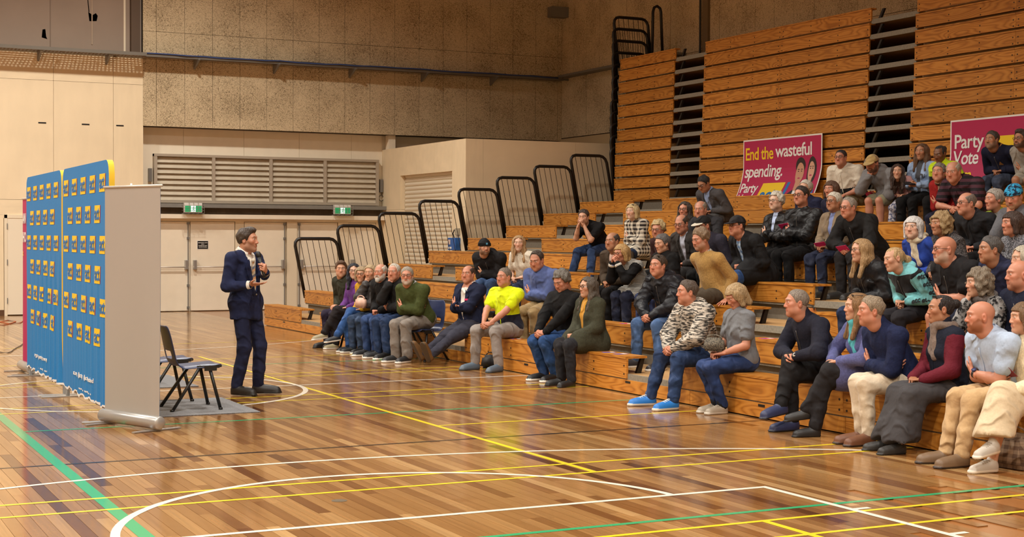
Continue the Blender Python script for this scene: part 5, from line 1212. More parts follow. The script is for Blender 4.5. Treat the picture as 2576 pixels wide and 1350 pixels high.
RES[51] = P('man in turquoise patterned cap with chin on his hand', (2550, 495), 5, skin=RUDDY, hair=('crop', (110, 90, 70)), hat=('beaniecap', (56, 160, 208), 'print', (30, 40, 60)), stub=.6, beard=(150, 120, 90), top=('fleece', (90, 90, 94)), bottom=('plain', CHAR), arms='chin', yaw=182, look=200, pitch=-.3, opts='zip')
RES[52] = P('woman with dark brown short bob in grey speckled jumper', (2545, 562), 4, sex='f', skin=RUDDY, hair=('bob', (62, 44, 36)), top=('tweed', (60, 62, 68), (140, 140, 146)), opts='highneck', bottom=('plain', BLK), arms='lap', yaw=176, look=168)
RES[53] = P('man with dark grey hair in navy plaid jacket, third row', (2490, 628), 3, skin=TANS, hair=('short', (84, 80, 78)), top=('plaid', (32, 34, 54), (42, 46, 72)), bottom=('plain', CHAR), arms='lap', yaw=174, look=164, opts='highneck', w=1.05)
RES[54] = P('woman with tousled grey curls in black and white patterned cardigan', (2460, 712), 2, sex='f', skin=FAIR, hair=('bobcurl', (132, 118, 100)), top=('print', (30, 29, 31), (150, 148, 146)), bottom=('plain', CHAR), arms='chin', yaw=174, look=160, scarf=('knit', (112, 106, 104)))
RES[55] = P('bald man in navy fleece at the right edge, second row', (2562, 692), 2, skin=RUDDY, hair=None, top=('fleece', (30, 34, 52)), opts='zip highneck', bottom=('denim', DKJEAN), arms='lap', yaw=174, look=160, w=1.1, stub=.2)
RES[56] = P('woman with straight silver hair in cream coat at the right edge', (2572, 652), 3, sex='f', skin=FAIR, hair=('long', (190, 180, 160)), top=('fleece', (206, 190, 160)), bottom=('plain', CHAR), arms='lap', yaw=174, look=164)
RES[57] = P('man with glasses in white and black polo beside the pink sign', (2115, 397), 8, skin=RUDDY, hair=('crop', (40, 32, 29)), top=('plain', (206, 196, 178)), opts='placket short', zones=lambda x, y, z, ad: np.minimum(.24-z, ad-.075), zmats=(26, 26, 29), bottom=('shorts', (120, 116, 88)), arms='knee', yaw=196, look=206, glasses=1.4, w=1.22, collar=('plain', (206, 196, 178)))
RES[58] = P('man in tan cap and grey hoodie with hand over his mouth', (2194, 412), 8, skin=RUDDY, hair=('crop', (60, 48, 38)), hat=('cap', (176, 148, 96), (176, 148, 96)), beard=(60, 44, 34), stub=.8, top=('plain', (118, 116, 116)), opts='hood thick', bottom=('shorts', (132, 126, 100)), arms='chin', yaw=190, look=200, pitch=-.3)
RES[59] = P('girl with long brown wavy hair in pink velvet top', (2258, 432), 8, sex='f', s=.78, skin=FAIR, hair=('longdark', (64, 44, 34)), top=('fleece', (186, 140, 138)), opts='kid', bottom=('print', (196, 190, 194), (90, 94, 120)), arms='lap', yaw=205, look=225, hs=1.1)
RES[60] = P('young woman with long light brown hair in pale denim jacket holding a phone', (2318, 382), 8, sex='f', skin=TANS, hair=('long', (104, 72, 46)), top=('denim', (138, 158, 188)), under=('plain', (70, 70, 74), .045, .04), bottom=('plain', BLK), arms='phone', yaw=194, look=204)
RES[61] = P('woman with dark hair bun in hi-vis yellow and black jacket', (2364, 388), 8, sex='f', skin=BROWN, hair=('bun', (32, 27, 27)), top=('plain', (190, 214, 24)), opts='zip thick highneck', zones=lambda x, y, z, ad: .33-z, zmats=(26, 25, 26), bottom=('plain', BLK), arms='thigh', yaw=190, look=196, pitch=-.3)
RES[62] = P('short grey haired woman in red cardigan and floral scarf, arms folded', (2362, 433), 7, sex='f', skin=RUDDY, hair=('pixie', (124, 118, 110)), top=('knit', (140, 26, 24)), bottom=('denim', (26, 28, 46)), arms='cross', yaw=190, look=205, scarf=('print', (30, 26, 28), (176, 150, 128)), face='o', w=1.1)
RES[63] = P('large bald man in maroon and black striped polo leaning forward', (2398, 432), 7, skin=RUDDY, hair=('fringe', (170, 158, 142)), top=('band', (74, 44, 54), (34, 29, 33)), opts='placket short', bottom=('plain', CHAR), arms='clasp', yaw=184, look=202, pitch=-.2, w=1.32, hs=1.06, collar=('plain', (70, 42, 52)))
RES[64] = P('man with swept back grey dark hair in navy fleece with tan collar', (2495, 352), 9, skin=TANS, hair=('short', (66, 58, 50)), beard=(110, 100, 90), stub=.6, top=('fleece', (24, 26, 46)), bottom=('denim', (62, 70, 88)), arms='lap', yaw=186, look=192, collar=('plain', (160, 112, 60)), w=1.05, opts='zip')
RES[65] = P('bearded man with glasses in light grey sweatshirt at the right edge, arms folded', (2568, 350), 9, skin=TANS, hair=('quiff', (66, 54, 46)), beard=(60, 46, 38), stub=.85, top=('plain', (150, 142, 130)), bottom=('shorts', (150, 142, 128)), arms='cross', yaw=186, look=186, glasses=1.3)

# ------------------------------------------------------------------ the speaker and his microphone
def on_d(x, y, d): return A3(*(CC+ray(x, y)*d))
cRn, toC = A3(*cR), unit(A3(-4.47, -15.25, 0))
def suit_tie(root, B, H, Nb, tl, tf, u, s):
    def fr(a, c, o=0): return H+u*c*s+tl*a*s+tf*((.121 if c > .3 else .121-.0*(.3-c))+o-.9*a*a)*s
    b = MB(); n = 15; seg = [(.455-.028*i, .016+.022*min(1, i/11)) for i in range(n)]
    for i in range(n-1):
        (c0, w0), (c1, w1) = seg[i], seg[i+1]
        b.quad([fr(-w0, c0-.012), fr(w0, c0+.012), fr(w1, c1+.012), fr(-w1, c1-.012)][::-1], i % 3)
    c, w_ = seg[-1]; b.quad([fr(-w_, c-.012), fr(w_, c+.012), fr(0, c-.05)][::-1], 0)
    b.ball(tuple(fr(0, .462)), .021, 1, 10, 6)
    mkobj('necktie', b.mesh('necktie', [fab('plain', (196, 150, 104)), fab('plain', (206, 196, 178)), fab('plain', (106, 110, 124))], False, B), root)
    b = MB(); b.ball(tuple(fr(.0, .11, .022)), .010, 0, 8, 5, (1, 1, 1)); mkobj('button', b.mesh('button', plain('suit_button', (120, 112, 100), .4), True, B), root)
fphi = math.radians(-55); f_ = A3(math.cos(fphi), math.sin(fphi), 0); l_ = np.cross(UP, f_)
hipC = A3(4.44, 15.27, .955)
ARM = {-1: (on_d(628, 716, 15.36), cRn*.9+UP*.12+toC*.25, -UP*.9-cRn*.1+toC*.2, 'open', -cRn*.5-UP+f_*-.2),
       1: (on_d(668, 684, 15.34), -cRn*.32+UP*.85, cRn*.85+toC*.35, 'fist', -UP+cRn*.35, 1)}
sp = P('man in navy suit and striped tie speaking into a microphone on the court', sex='m', s=1.03, w=.9, hair=('quiff', (66, 52, 42)), skin=(204, 146, 116), top=('plain', (30, 36, 66)), under=('plain', (226, 218, 206), .085, .12), opts='thin lapels nocuff', bottom=('plain', (30, 34, 60)),
       arms=ARM, shoes=('shoe', (30, 27, 26), (22, 20, 20)), yaw=-55, look=-40, pitch=.02, stub=.35, beard=(92, 70, 56), collar=('plain', (226, 220, 210)), tie=suit_tie,
       stand=dict(hip=hipC, head=on_d(624, 604, 15.60), neck=A3(*(on_d(613, 636, 15.62))), ankle={-1: A3(4.33, 15.24, .085), 1: A3(4.58, 15.30, .085)}, toe={-1: (.62, -.78, 0), 1: (.93, -.36, 0)}))
b = MB(); w_ = sp['WR'][1]; hc = w_+sp['FD'][1]*.075-unit(sp['HZ'][1])*.03; ax_ = unit(on_d(645, 640, 15.38)-on_d(659, 692, 15.36))
m0 = hc-ax_*.10; m1 = hc+ax_*.12
mic = thing('microphone', 'black handheld wireless microphone in the speaker\'s raised hand', 'microphone', tuple(m0))
b.tube([m0, m0+ax_*.03, m0+ax_*.12, m1], [.014, .017, .017, .021], 12); b.build('handle', plain('mic_black', (24, 23, 24), .45), mic, True)
b = MB(); b.tube([m1, m1+ax_*.012, m1+ax_*.03, m1+ax_*.05, m1+ax_*.062], [.022, .026, .027, .022, .008], 14); b.build('grille', plain('mic_grille', (44, 43, 44), .5, .4, noise=.3, nscale=400), mic, True)
bs = MB()
for sd in (1, -1):
    a = sp['WR'][sd]; d = unit(sp['WR'][sd]-sp['EL'][sd]); b = MB(); b.tube([a-d*.02, a+d*.014], [.046, .042], 14, caps=False); mkobj('shirt_cuff', b.mesh('shirt_cuff', fab('plain', (226, 220, 210)), True, sp['B']), sp['root'])
# watches, stripes, prints on people
def watch(r, sd, c1, c2):
    a = r['WR'][sd]; d = unit(r['WR'][sd]-r['EL'][sd]); b = MB(); b.tube([a-d*.030, a-d*.008], [.036, .0345], 14, caps=False)
    n = unit(toC*1.+UP*.4-d*((toC+UP*.4)@d)); b.tube([a-d*.019+n*.033, a-d*.019+n*.043], .018, 12, 1); mkobj('watch', b.mesh('watch', [plain('watch_%d' % c1[0], c1, .3, .6), plain('watch_face_%d' % c2[0], c2, .3)], True, r['B']), r['root'])
watch(RES[32], 1, (190, 186, 178), (200, 198, 190)); watch(RES[19], -1, (30, 30, 34), (44, 60, 130)); watch(RES[36], 1, (60, 56, 60), (40, 48, 92)); watch(RES[63], 1, (206, 206, 200), (220, 220, 214))
r = RES[38]
for k_ in (0, 1):
    S0, E0, W0 = r['S'][1], r['EL'][1], r['WR'][1]
    for a, c, t0, t1, ra, rb in ((S0, E0, -.05, .95, .092, .080),):
        d = unit(c-a); n = toC+UP*.35; n = unit(n-d*(n@d)); q = np.cross(d, n)
        o = [a+(c-a)*(t0+(t1-t0)*i/5)+n*(ra+(rb-ra)*i/5)+q*(.014 if k_ else -.014) for i in range(6)]
        b = MB(); b.tube(o, .0075, 5); mkobj('sleeve_stripe', b.mesh('sleeve_stripe', fab('plain', (222, 216, 204)), True, r['B']), r['root'])
r = RES[45]; em = text_mesh('etc', .07, plain('print_black', (24, 24, 26), .8), .001, .03, shear=.35)
lo, hi, _ = text_extent(em); em.transform(Matrix.Translation(Vector((-(lo[0]+hi[0])/2, -(lo[1]+hi[1])/2, 0))))
for sd in (1,):
    for t in (.12, .45, .80, 1.22, 1.62):
        a, c = (r['S'][sd], r['EL'][sd]) if t < 1 else (r['EL'][sd], r['WR'][sd]); p = a+(c-a)*(t % 1); d = unit(c-a)
        n = unit(toC*.8+r['l']*sd*.5+UP*.1-d*((toC*.8+r['l']*sd*.5+UP*.1)@d)); x_ = unit(cRn+UP*.25-n*((cRn+UP*.25)@n)); y_ = np.cross(n, x_)
        o = mkobj('sleeve_print', em, r['root']); q = p+n*(.080 if t < 1 else .064)-r['B']; o.matrix_local = Matrix(((x_[0], y_[0], n[0], q[0]), (x_[1], y_[1], n[1], q[1]), (x_[2], y_[2], n[2], q[2]), (0, 0, 0, 1)))
r = RES[11]; c = r['C']+r['hd']*.118+r['hu']*.058; b = MB(); q = [c+r['hl']*a+r['hu']*e_ for a, e_ in ((-.014, -.014), (.014, -.014), (.014, .014), (-.014, .014))]; b.quad(q); b.quad(q[::-1]); mkobj('cap_patch', b.mesh('cap_patch', plain('patch_blue', (120, 196, 226), .6), False, r['B']), r['root'])
r = RES[64]; c = r['H']+r['u']*.36+r['tf']*.150+r['l']*.075; b = MB(); q = [c+r['l']*a+r['u']*e_ for a, e_ in ((-.04, -.025), (.04, -.025), (.0, .035))]; b.quad(q); b.quad(q[::-1]); mkobj('chest_patch', b.mesh('chest_patch', plain('patch_tan', (176, 128, 64), .7), False, r['B']), r['root'])

# ------------------------------------------------------------------ blue plastic chairs
CHB = plain('navy_chair_plastic', (46, 54, 86), .38); 
def chair_proto():
    prof = [(.235, .405), (.228, .432), (.205, .447), (.12, .446), (.0, .438), (-.10, .430), (-.165, .432), (-.205, .455), (-.228, .50), (-.243, .57), (-.258, .64), (-.275, .72), (-.292, .79), (-.300, .815)]
    hw = [.17, .195, .205, .212, .212, .208, .205, .205, .204, .202, .198, .19, .172, .135]; nx = 10; v = []; f = []
    for (x, z), w_ in zip(prof, hw):
        for i in range(nx+1):
            t = i/nx*2-1; dish = .018*(1-abs(t)**2.2); lip = -.03*max(0, abs(t)-.82)/.18
            if z > .47: v.append((x-dish*.9+.012*abs(t)**2, t*w_, z+.0))
            else: v.append((x, t*w_, z-dish*.6+lip*(abs(x) < .2)))
    for j in range(len(prof)-1):
        for i in range(nx):
            if j == 8 and 2 <= i <= 7: continue          # the hand slot at the foot of the back
            a = j*(nx+1)+i; f.append((a, a+1, a+nx+2, a+nx+1))
    sh = bpy.data.meshes.new('seat_shell'); sh.from_pydata(v, [], f); sh.materials.append(CHB); sh.polygons.foreach_set('use_smooth', [True]*len(f))
    leg = []
    for sx, sy in ((1, 1), (1, -1), (-1, 1), (-1, -1)):
        b = MB(); top = (.10 if sx > 0 else .02, sy*.185, .425); bot = (.20 if sx > 0 else -.27, sy*.235, .0)
        b.tube([top, bot], .0165, 8); b.tube([(bot[0], bot[1], .0), (bot[0], bot[1], .02)], .02, 8); leg.append(b.mesh('leg', BLACKM, True))
    b = MB(); b.box((-.02, -.20, .40), (.20, .20, .425)); br_ = b.mesh('under_frame', BLACKM)
    b = MB(); b.box((.05, -.006, -.05), (.17, .006, 0)); gr = b.mesh('side_bracket', BLACKM)
    return sh, leg, br_, gr
CH = chair_proto()
def chair(x, y, yaw, label, group):
    t = thing('plastic_chair', label, 'chair', (x, y, 0), group); t.rotation_euler[2] = math.radians(yaw)
    o = mkobj('seat_shell', CH[0], t); md = o.modifiers.new('thickness', 'SOLIDIFY'); md.thickness = .012; md2 = o.modifiers.new('smooth', 'SUBSURF'); md2.levels = md2.render_levels = 1
    for m_ in CH[1]: mkobj('leg', m_, t)
    mkobj('under_frame', CH[2], t); mkobj('side_bracket', CH[3], t, (0, -.206, .425)); mkobj('side_bracket', CH[3], t, (0, .206, .425))
CZ = .008
for i, (x, y) in enumerate(((3.62, 14.23), (3.55, 15.05), (3.55, 17.0))):
    chair(x, y, 0, ('navy blue plastic chair on the grey carpet nearest the grey banner', 'navy blue plastic chair on the carpet half hidden behind the nearest chair', 'navy blue plastic chair on the far carpet, mostly hidden by the banner')[i], 'empty chairs behind the banners')
    list(COL.objects)[-1]
nm = ['young man in olive jacket', 'woman with blue hair', 'woman in yellow jumper', 'woman in quilted jacket', 'bald man with white beard', 'white haired man', 'man in green jumper']
for (H_, ff), n_ in zip(chairs_at, nm):
    chair(H_[0]+.0, H_[1], math.degrees(math.atan2(ff[1], ff[0])), 'navy plastic chair under the seated %s' % n_, 'chairs in front of the bleachers')
# ------------------------------------------------------------------ carpets
CARP = plain('grey_carpet', (118, 118, 120), .95, noise=.35, nscale=90, bmp=.004)
tag(box('carpet_mat', (2.95, 13.68, .0018), (4.12, 15.05, .009), CARP), 'grey carpet mat under the two nearest empty chairs', 'carpet', 'carpet mats')
tag(box('carpet_mat', (2.95, 16.3, .0018), (4.2, 17.75, .009), CARP), 'grey carpet mat further back, behind the banners', 'carpet', 'carpet mats')
for o in COL.objects:
    if o.name.startswith('plastic_chair') and o.location.x < 4: o.location.z = .009

# ------------------------------------------------------------------ media wall panels with printed logos
BLUE = plain('blue_fabric', (30, 122, 188), .75, noise=.05, nscale=60); YELF = plain('yellow_fabric', (226, 184, 40), .75); MAG = plain('magenta_print', (176, 28, 88), .6); PYEL = plain('yellow_print', (238, 200, 30), .6); PBLU = plain('blue_print', (34, 110, 176), .6); PWHT = plain('white_print', (232, 230, 226), .6)
act = text_mesh('act', .165, PBLU, .001, .018, spacing=.92); alo, ahi, aco = text_extent(act)
def vset(me, fn):
    me = me.copy(); n = len(me.vertices); a = np.empty(n*3, np.float32); me.vertices.foreach_get('co', a); a = fn(a.reshape(-1, 3).astype(float)); me.vertices.foreach_set('co', np.ascontiguousarray(a, np.float32).ravel()); me.update(); return me
def media_wall(y0, y1, label, wav, ph):
    XP = 2.69; zb, zt = .125, 2.37; Wd = y1-y0; t = thing('media_wall', label, 'banner', (XP, (y0+y1)/2, 0))
    def disp(s, z):       # wrinkles, strongest near the hem
        k = np.clip((1.5-z)/1.4, 0, 1)*wav
        return k*(.012*np.sin(s*21+ph+.8*np.sin(z*2.2))+.007*np.sin(s*43+ph*2+z))*(.35+.65*np.clip((s-.3), 0, 1.4))
    ny, nz = 150, 36; v = []; f = []
    for side in (0, 1):
        for i in range(ny+1):
            s = Wd*i/ny; e_ = min(s, Wd-s); rr = .13; drop = (rr-math.sqrt(max(0, rr*rr-(rr-min(e_, rr))**2))) if e_ < rr else 0
            for j in range(nz+1):
                z = zb+(.012*math.sin(s*17+ph)+.006*math.sin(s*39))*(1-j/nz)+(zt-drop-zb)*j/nz; v.append((XP+(-.026-disp(s, z) if side == 0 else .026+disp(s, z)*.3), y1-s, z))
    n1 = (ny+1)*(nz+1); mi = []
    for side in (0, 1):
        for i in range(ny):
            for j in range(nz):
                a = side*n1+i*(nz+1)+j; q = (a, a+nz+1, a+nz+2, a+1); f.append(q if side == 0 else q[::-1]); mi.append(side)
    ring = [i*(nz+1) for i in range(ny+1)]+[ny*(nz+1)+j for j in range(1, nz+1)]+[i*(nz+1)+nz for i in range(ny-1, -1, -1)]+[j for j in range(nz-1, 0, -1)]
    nb0 = len(v); v += [v[a] for a in ring]+[v[a+n1] for a in ring]; nr_ = len(ring)
    for i in range(nr_): f.append((nb0+i, nb0+nr_+i, nb0+nr_+(i+1) % nr_, nb0+(i+1) % nr_)); mi.append(1)
    me = bpy.data.meshes.new('fabric_cover'); c0 = A3(XP, (y0+y1)/2, 0); me.from_pydata([tuple(A3(*q)-c0) for q in v], [], f); me.materials.append(BLUE); me.materials.append(YELF); me.polygons.foreach_set('material_index', mi); me.polygons.foreach_set('use_smooth', [True]*len(f)); mkobj('fabric_cover', me, t)
    def place(P2, off=.0012):     # printed points (s, z) -> on the cloth
        s, z = P2[:, 0], P2[:, 1]; return np.stack([XP-.026-disp(s, z)-off-c0[0]+0*s, y1-s-c0[1], z], 1)
    b = MB(); bm_ = MB()
    hgt, wid, sl = .165, .255, .022
    for r_ in range(6):
        z0 = (2.085, 1.80, 1.515, 1.235, .935, .65)[r_]; n_ = 5 if r_ % 2 == 0 else 4
        for c_ in range(n_):
            s0 = (.06+.475*c_) if r_ % 2 == 0 else (.295+.475*c_)
            G = lambda pts, o: [tuple(q+c0) for q in place(np.array(pts), o)]
            for i in range(6):
                sa, sb = s0+wid*i/6, s0+wid*(i+1)/6; b.quad(G([(sa, z0), (sb, z0), (sb+sl*0+sl, z0+hgt), (sa+sl, z0+hgt)], .0022))
            bm_.quad(G([(s0+wid+.012, z0), (s0+wid+.028, z0), (s0+wid+.028+sl, z0+hgt), (s0+wid+.012+sl, z0+hgt)], .0016))
            kx = (wid-.04)/(ahi[0]-alo[0]); kz = (hgt-.055)/(ahi[1]-alo[1])
            mm = vset(act, lambda a: place(np.stack([s0+.024+(a[:, 0]-alo[0])*kx+.008, z0+.028+(a[:, 1]-alo[1])*kz], 1), .0048)-np.stack([a[:, 2], 0*a[:, 2], 0*a[:, 2]], 1)); mkobj('logo_lettering', mm, t)
    b.build('logo_panels', PYEL, t)['kind'] = 'stuff'; bm_.build('logo_bars', MAG, t)['kind'] = 'stuff'
    for s_, sz, zz in (('act.org.nz  @actparty  @actnewzealand', .062, .27),):
        tm_ = text_mesh(s_, sz, PWHT, .001, .015 if sz > .05 else 0); lo, hi, _ = text_extent(tm_); kx = (1.0 if sz > .05 else .6)/(hi[0]-lo[0])
        mkobj('small_print', vset(tm_, lambda a: place(np.stack([.62+(a[:, 0]-lo[0])*kx+(0 if sz > .05 else .2), zz+a[:, 1]-lo[1]], 1), .0048)-np.stack([a[:, 2], 0*a[:, 2], 0*a[:, 2]], 1)), t)
    fp = MB()
    for i in range(22):
        if i % 5 != 4: fp.quad([tuple(q+c0) for q in place(np.array([(.92+.03*i, .165), (.944+.03*i, .165), (.944+.03*i, .180), (.92+.03*i, .180)]), .004)])
    fp.build('fine_print', PWHT, t)['kind'] = 'stuff'
    hb_ = MB(); n_ = 70
    for i in range(n_):
        sa, sb = Wd*i/n_, Wd*(i+1)/n_; za = lambda s: zb+.012*math.sin(s*17+ph)+.006*math.sin(s*39); w2 = lambda s: .016+.010*math.sin(s*31+ph)*math.sin(s*12)
        hb_.quad([(XP-.029-disp(sa, zb), y1-sa, za(sa)-w2(sa)), (XP-.029-disp(sb, zb), y1-sb, za(sb)-w2(sb)), (XP-.029-disp(sb, zb), y1-sb, za(sb)+.004), (XP-.029-disp(sa, zb), y1-sa, za(sa)+.004)])
    hb_.build('hem', PWHT, t)
    tub = MB()
    for yy in (y0+.05, y1-.05): tub.tube([(XP+.012, yy, .008), (XP+.012, yy, zt-.1)], .021, 10)
    tub.tube([(XP+.012, y0+.05, .1), (XP+.012, y1-.05, .1)], .02, 10); tub.build('tube_frame', ALU, t, True)
    for yy in (y0+.05, y1-.05):
        fb_ = MB(); n_ = 8; L_ = .26; wd_ = .04
        out = [(-L_+wd_*(1-math.sin(a)), wd_*math.cos(a)) for a in [PI*i/n_ for i in range(n_+1)]]+[(L_-wd_+wd_*math.sin(a), -wd_*math.cos(a)) for a in [PI*i/n_ for i in range(n_+1)]]
        fb_.quad([(XP+a, yy+c, .010) for a, c in out][::-1]); 
        for (a, c), (a2, c2) in zip(out, out[1:]+out[:1]): fb_.quad([(XP+a, yy+c, .0018), (XP+a, yy+c, .010), (XP+a2, yy+c2, .010), (XP+a2, yy+c2, .0018)])
        o = fb_.build('foot_plate', plain('foot_silver', (190, 188, 184), .35, .5), t)
        for p in o.data.polygons: pass
media_wall(13.50, 15.90, 'blue fabric banner wall printed with yellow act logos, next to the grey roll-up banner', .8, 1.3)
media_wall(15.98, 18.42, 'blue fabric banner wall printed with yellow act logos, leftmost and further away', 1.6, 4.1)
# ------------------------------------------------------------------ roll-up banners
def rollup(x0, y0, x1, y1, zt, label, front, back, text=None, dv=.05):
    c = A3((x0+x1)/2, (y0+y1)/2, 0); d = unit(A3(x1-x0, y1-y0, 0)); n = A3(d[1], -d[0], 0); Wd = math.hypot(x1-x0, y1-y0)
    t = thing('roll_up_banner', label, 'banner', tuple(c)); Q = lambda a, o, z: tuple(A3(x0, y0, 0)+d*a+n*o+UP*z)
    v = []; f = []; mi = []; nx, nz = 24, 30
    for side, off in ((0, .0), (1, .0025)):
        for i in range(nx+1):
            for j in range(nz+1):
                a = Wd*i/nx; z = .10+(zt-.10)*j/nz; wv = .012*math.sin(a*9+.4)*max(0, (1-z/1.3))+.006*math.sin(a*17)*max(0, 1-z)
                v.append(tuple(A3(*Q(.02+a*(Wd-.04)/Wd, wv+off, z))-c))
    n1 = (nx+1)*(nz+1)
    for side in (0, 1):
        for i in range(nx):
            for j in range(nz): a = side*n1+i*(nz+1)+j; q = (a, a+nz+1, a+nz+2, a+1); f.append(q if side == 0 else q[::-1]); mi.append(side)
    me = bpy.data.meshes.new('sheet'); me.from_pydata(v, [], f); me.materials.append(front); me.materials.append(back); me.polygons.foreach_set('material_index', mi); me.polygons.foreach_set('use_smooth', [True]*len(f)); mkobj('sheet', me, t)
    b = MB(); b.tube([Q(.0, .02, .075), Q(.01, .02, .075), Q(Wd-.01, .02, .075), Q(Wd, .02, .075)], [.05, .058, .058, .05], 16); b.build('base_case', plain('banner_case', (176, 174, 170), .32, .55), t, True)
    for a in (.08, Wd-.08): b = MB(); b.hexa([Q(a-.02, -.24, .003), Q(a+.02, -.24, .003), Q(a+.02, .24, .003), Q(a-.02, .24, .003), Q(a-.02, -.24, .013), Q(a+.02, -.24, .013), Q(a+.02, .24, .013), Q(a-.02, .24, .013)]); b.build('base_foot', ALU, t)
    b = MB(); b.tube([Q(0, 0, zt), Q(Wd, 0, zt)], .012, 8); b.build('top_rail', plain('banner_rail', (196, 190, 180), .4, .3), t, True)
    if dv > 0:
        b = MB(); b.tube([Q(Wd*.40, -dv, .12), Q(Wd*.40, -dv, zt+.03)], .010, 8); b.build('support_pole', plain('banner_pole', (206, 200, 190), .4, .2), t, True)
    return t, Q, c
BACK = plain('banner_back', (166, 158, 148), .8)
rollup(2.62, 13.50, 2.95, 12.68, 2.115, 'grey back of a roll-up banner standing beside the blue logo wall', plain('banner_front', (30, 122, 188), .7), BACK)
t, Q, c = rollup(2.72, 19.12, 2.74, 18.40, 2.13, 'magenta roll-up banner mostly hidden behind the leftmost blue banner', plain('banner_grey', (110, 104, 104), .8), MAG, dv=0)
for s_, z, sz, m_ in (('AN', 1.83, .17, PWHT), ('HO', 1.60, .17, PWHT), ('C', 1.43, .07, PYEL)):
    me = text_mesh(s_, sz, m_, .0005, .03); o = mkobj('lettering', me, t, tuple(A3(2.714, 19.07, z)-c)); o.rotation_euler = (PI/2, 0, -PI/2)
# ------------------------------------------------------------------ pink party signs leaning on the folded bleachers
SIGN = plain('sign_magenta', (176, 24, 78), .55); SKN1 = plain('portrait_skin', (196, 146, 116), .6); SKN2 = plain('portrait_skin_pale', (212, 164, 136), .6); HB = plain('portrait_hair', (44, 32, 28), .6); SUITB = plain('portrait_suit', (36, 34, 40), .6); SHB = plain('portrait_blue', (50, 110, 190), .6)
def sign(yl, wd, label, items):
    z0, z1 = 2.225, 3.455; Xf = lambda z: 15.775-.27*np.clip((2.95-z)/.73, 0, 1)**1.6
    t = thing('campaign_sign', label, 'sign', (15.6, yl-wd/2, z0), 'pink signs leaning on the folded bleachers'); c0 = A3(15.6, yl-wd/2, z0)
    def G(pts, off): a = np.array(pts, float); return np.stack([Xf(a[:, 1])-off-c0[0], yl-a[:, 0]-c0[1], a[:, 1]-c0[2]], 1)
    def sheet(name, x0, x1, za, zb, m_, off, nz=16):
        b = MB()
        for j in range(nz):
            p = za+(zb-za)*j/nz; q = za+(zb-za)*(j+1)/nz; b.quad([tuple(v) for v in G([(x0, p), (x1, p), (x1, q), (x0, q)], off)])
            if off == 0: b.quad([tuple(v) for v in G([(x0, q), (x1, q), (x1, p), (x0, p)], -.006)])
        if off == 0: b.quad([tuple(v) for v in list(G([(x0, zb), (x1, zb)], 0))+list(G([(x1, zb), (x0, zb)], -.006))])
        mkobj(name, b.mesh(name, m_), t)
    sheet('board', 0, wd, z0, z1, WHITE, 0); sheet('print', .025, wd-.025, z0+.02, z1-.025, SIGN, .0015)
    for it in items:
        if it[0] == 't':
            _, s_, m_, x, w_, z, h_, bold = it; me = text_mesh(s_, .2, m_, .0004, bold, spacing=.93); lo, hi, _2 = text_extent(me); ref = text_extent(text_mesh('E', .2, m_))[1][1]
            mkobj('lettering', vset(me, lambda a: G(np.stack([x+(a[:, 0]-lo[0])*w_/(hi[0]-lo[0]), z+a[:, 1]*h_/ref], 1), .006)+np.stack([-a[:, 2], 0*a[:, 2], 0*a[:, 2]], 1)), t)
        else:
            _, nm_, m_, pts, off = it; b = MB(); pts = np.array(pts, float)
            if len(pts) == 4:
                for j in range(10):
                    e0, e1 = j/10, (j+1)/10; q = [pts[0]+(pts[3]-pts[0])*e0, pts[1]+(pts[2]-pts[1])*e0, pts[1]+(pts[2]-pts[1])*e1, pts[0]+(pts[3]-pts[0])*e1]; b.quad([tuple(v) for v in G(q, off)])
            else:
                c_ = pts.mean(0); R_ = [c_+(pts-c_)*k_ for k_ in (.02, .25, .5, .75, 1.)]; n_ = len(pts)
                for r0, r1 in zip(R_, R_[1:]):
                    for i in range(n_): k2 = (i+1) % n_; b.quad([tuple(v) for v in G([r0[i], r1[i], r1[k2], r0[k2]], off)])
            mkobj(nm_, b.mesh(nm_, m_), t)
def oval(cx, cz, rx, rz, n=20): return [(cx+rx*math.cos(2*PI*i/n), cz+rz*math.sin(2*PI*i/n)) for i in range(n)]
sg1 = [('t', 'End the', PYEL, .085, .83, 3.09, .215, .014), ('t', 'wasteful', PWHT, .97, 1.03, 3.11, .215, .014), ('t', 'spending.', PWHT, .085, 1.12, 2.775, .215, .014), ('t', 'Party', PWHT, .07, .52, 2.50, .165, .013), ('t', 'Vote', PWHT, .07, .43, 2.30, .165, .013),
       ('p', 'logo_panel', PYEL, [(.58, 2.25), (1.23, 2.25), (1.36, 2.655), (.71, 2.655)], .004), ('t', 'act', PBLU, .72, .46, 2.33, .24, .02), ('p', 'logo_bar', PBLU, [(1.30, 2.25), (1.38, 2.25), (1.50, 2.655), (1.42, 2.655)], .004),
       ('p', 'portrait_suit', SUITB, [(1.42, 2.25), (1.98, 2.25), (1.93, 2.44), (1.80, 2.52), (1.62, 2.52), (1.48, 2.44)], .003), ('p', 'portrait_shirt', PWHT, [(1.62, 2.25), (1.78, 2.25), (1.77, 2.53), (1.64, 2.53)], .0045), ('p', 'portrait_hair', HB, oval(1.70, 2.93, .135, .145), .004), ('p', 'portrait_face', SKN1, oval(1.70, 2.80, .112, .185), .006), ('p', 'portrait_neck', SKN1, [(1.63, 2.5), (1.77, 2.5), (1.77, 2.7), (1.63, 2.7)], .005),
       ('p', 'portrait_hair', HB, oval(2.02, 2.83, .125, .25), .004), ('p', 'portrait_blouse', SHB, [(1.90, 2.25), (2.22, 2.25), (2.20, 2.50), (2.10, 2.58), (1.98, 2.56)], .0065), ('p', 'portrait_face', SKN2, oval(2.01, 2.83, .085, .165), .007), ('p', 'portrait_neck', SKN2, [(1.97, 2.54), (2.06, 2.54), (2.06, 2.72), (1.97, 2.72)], .0068)]
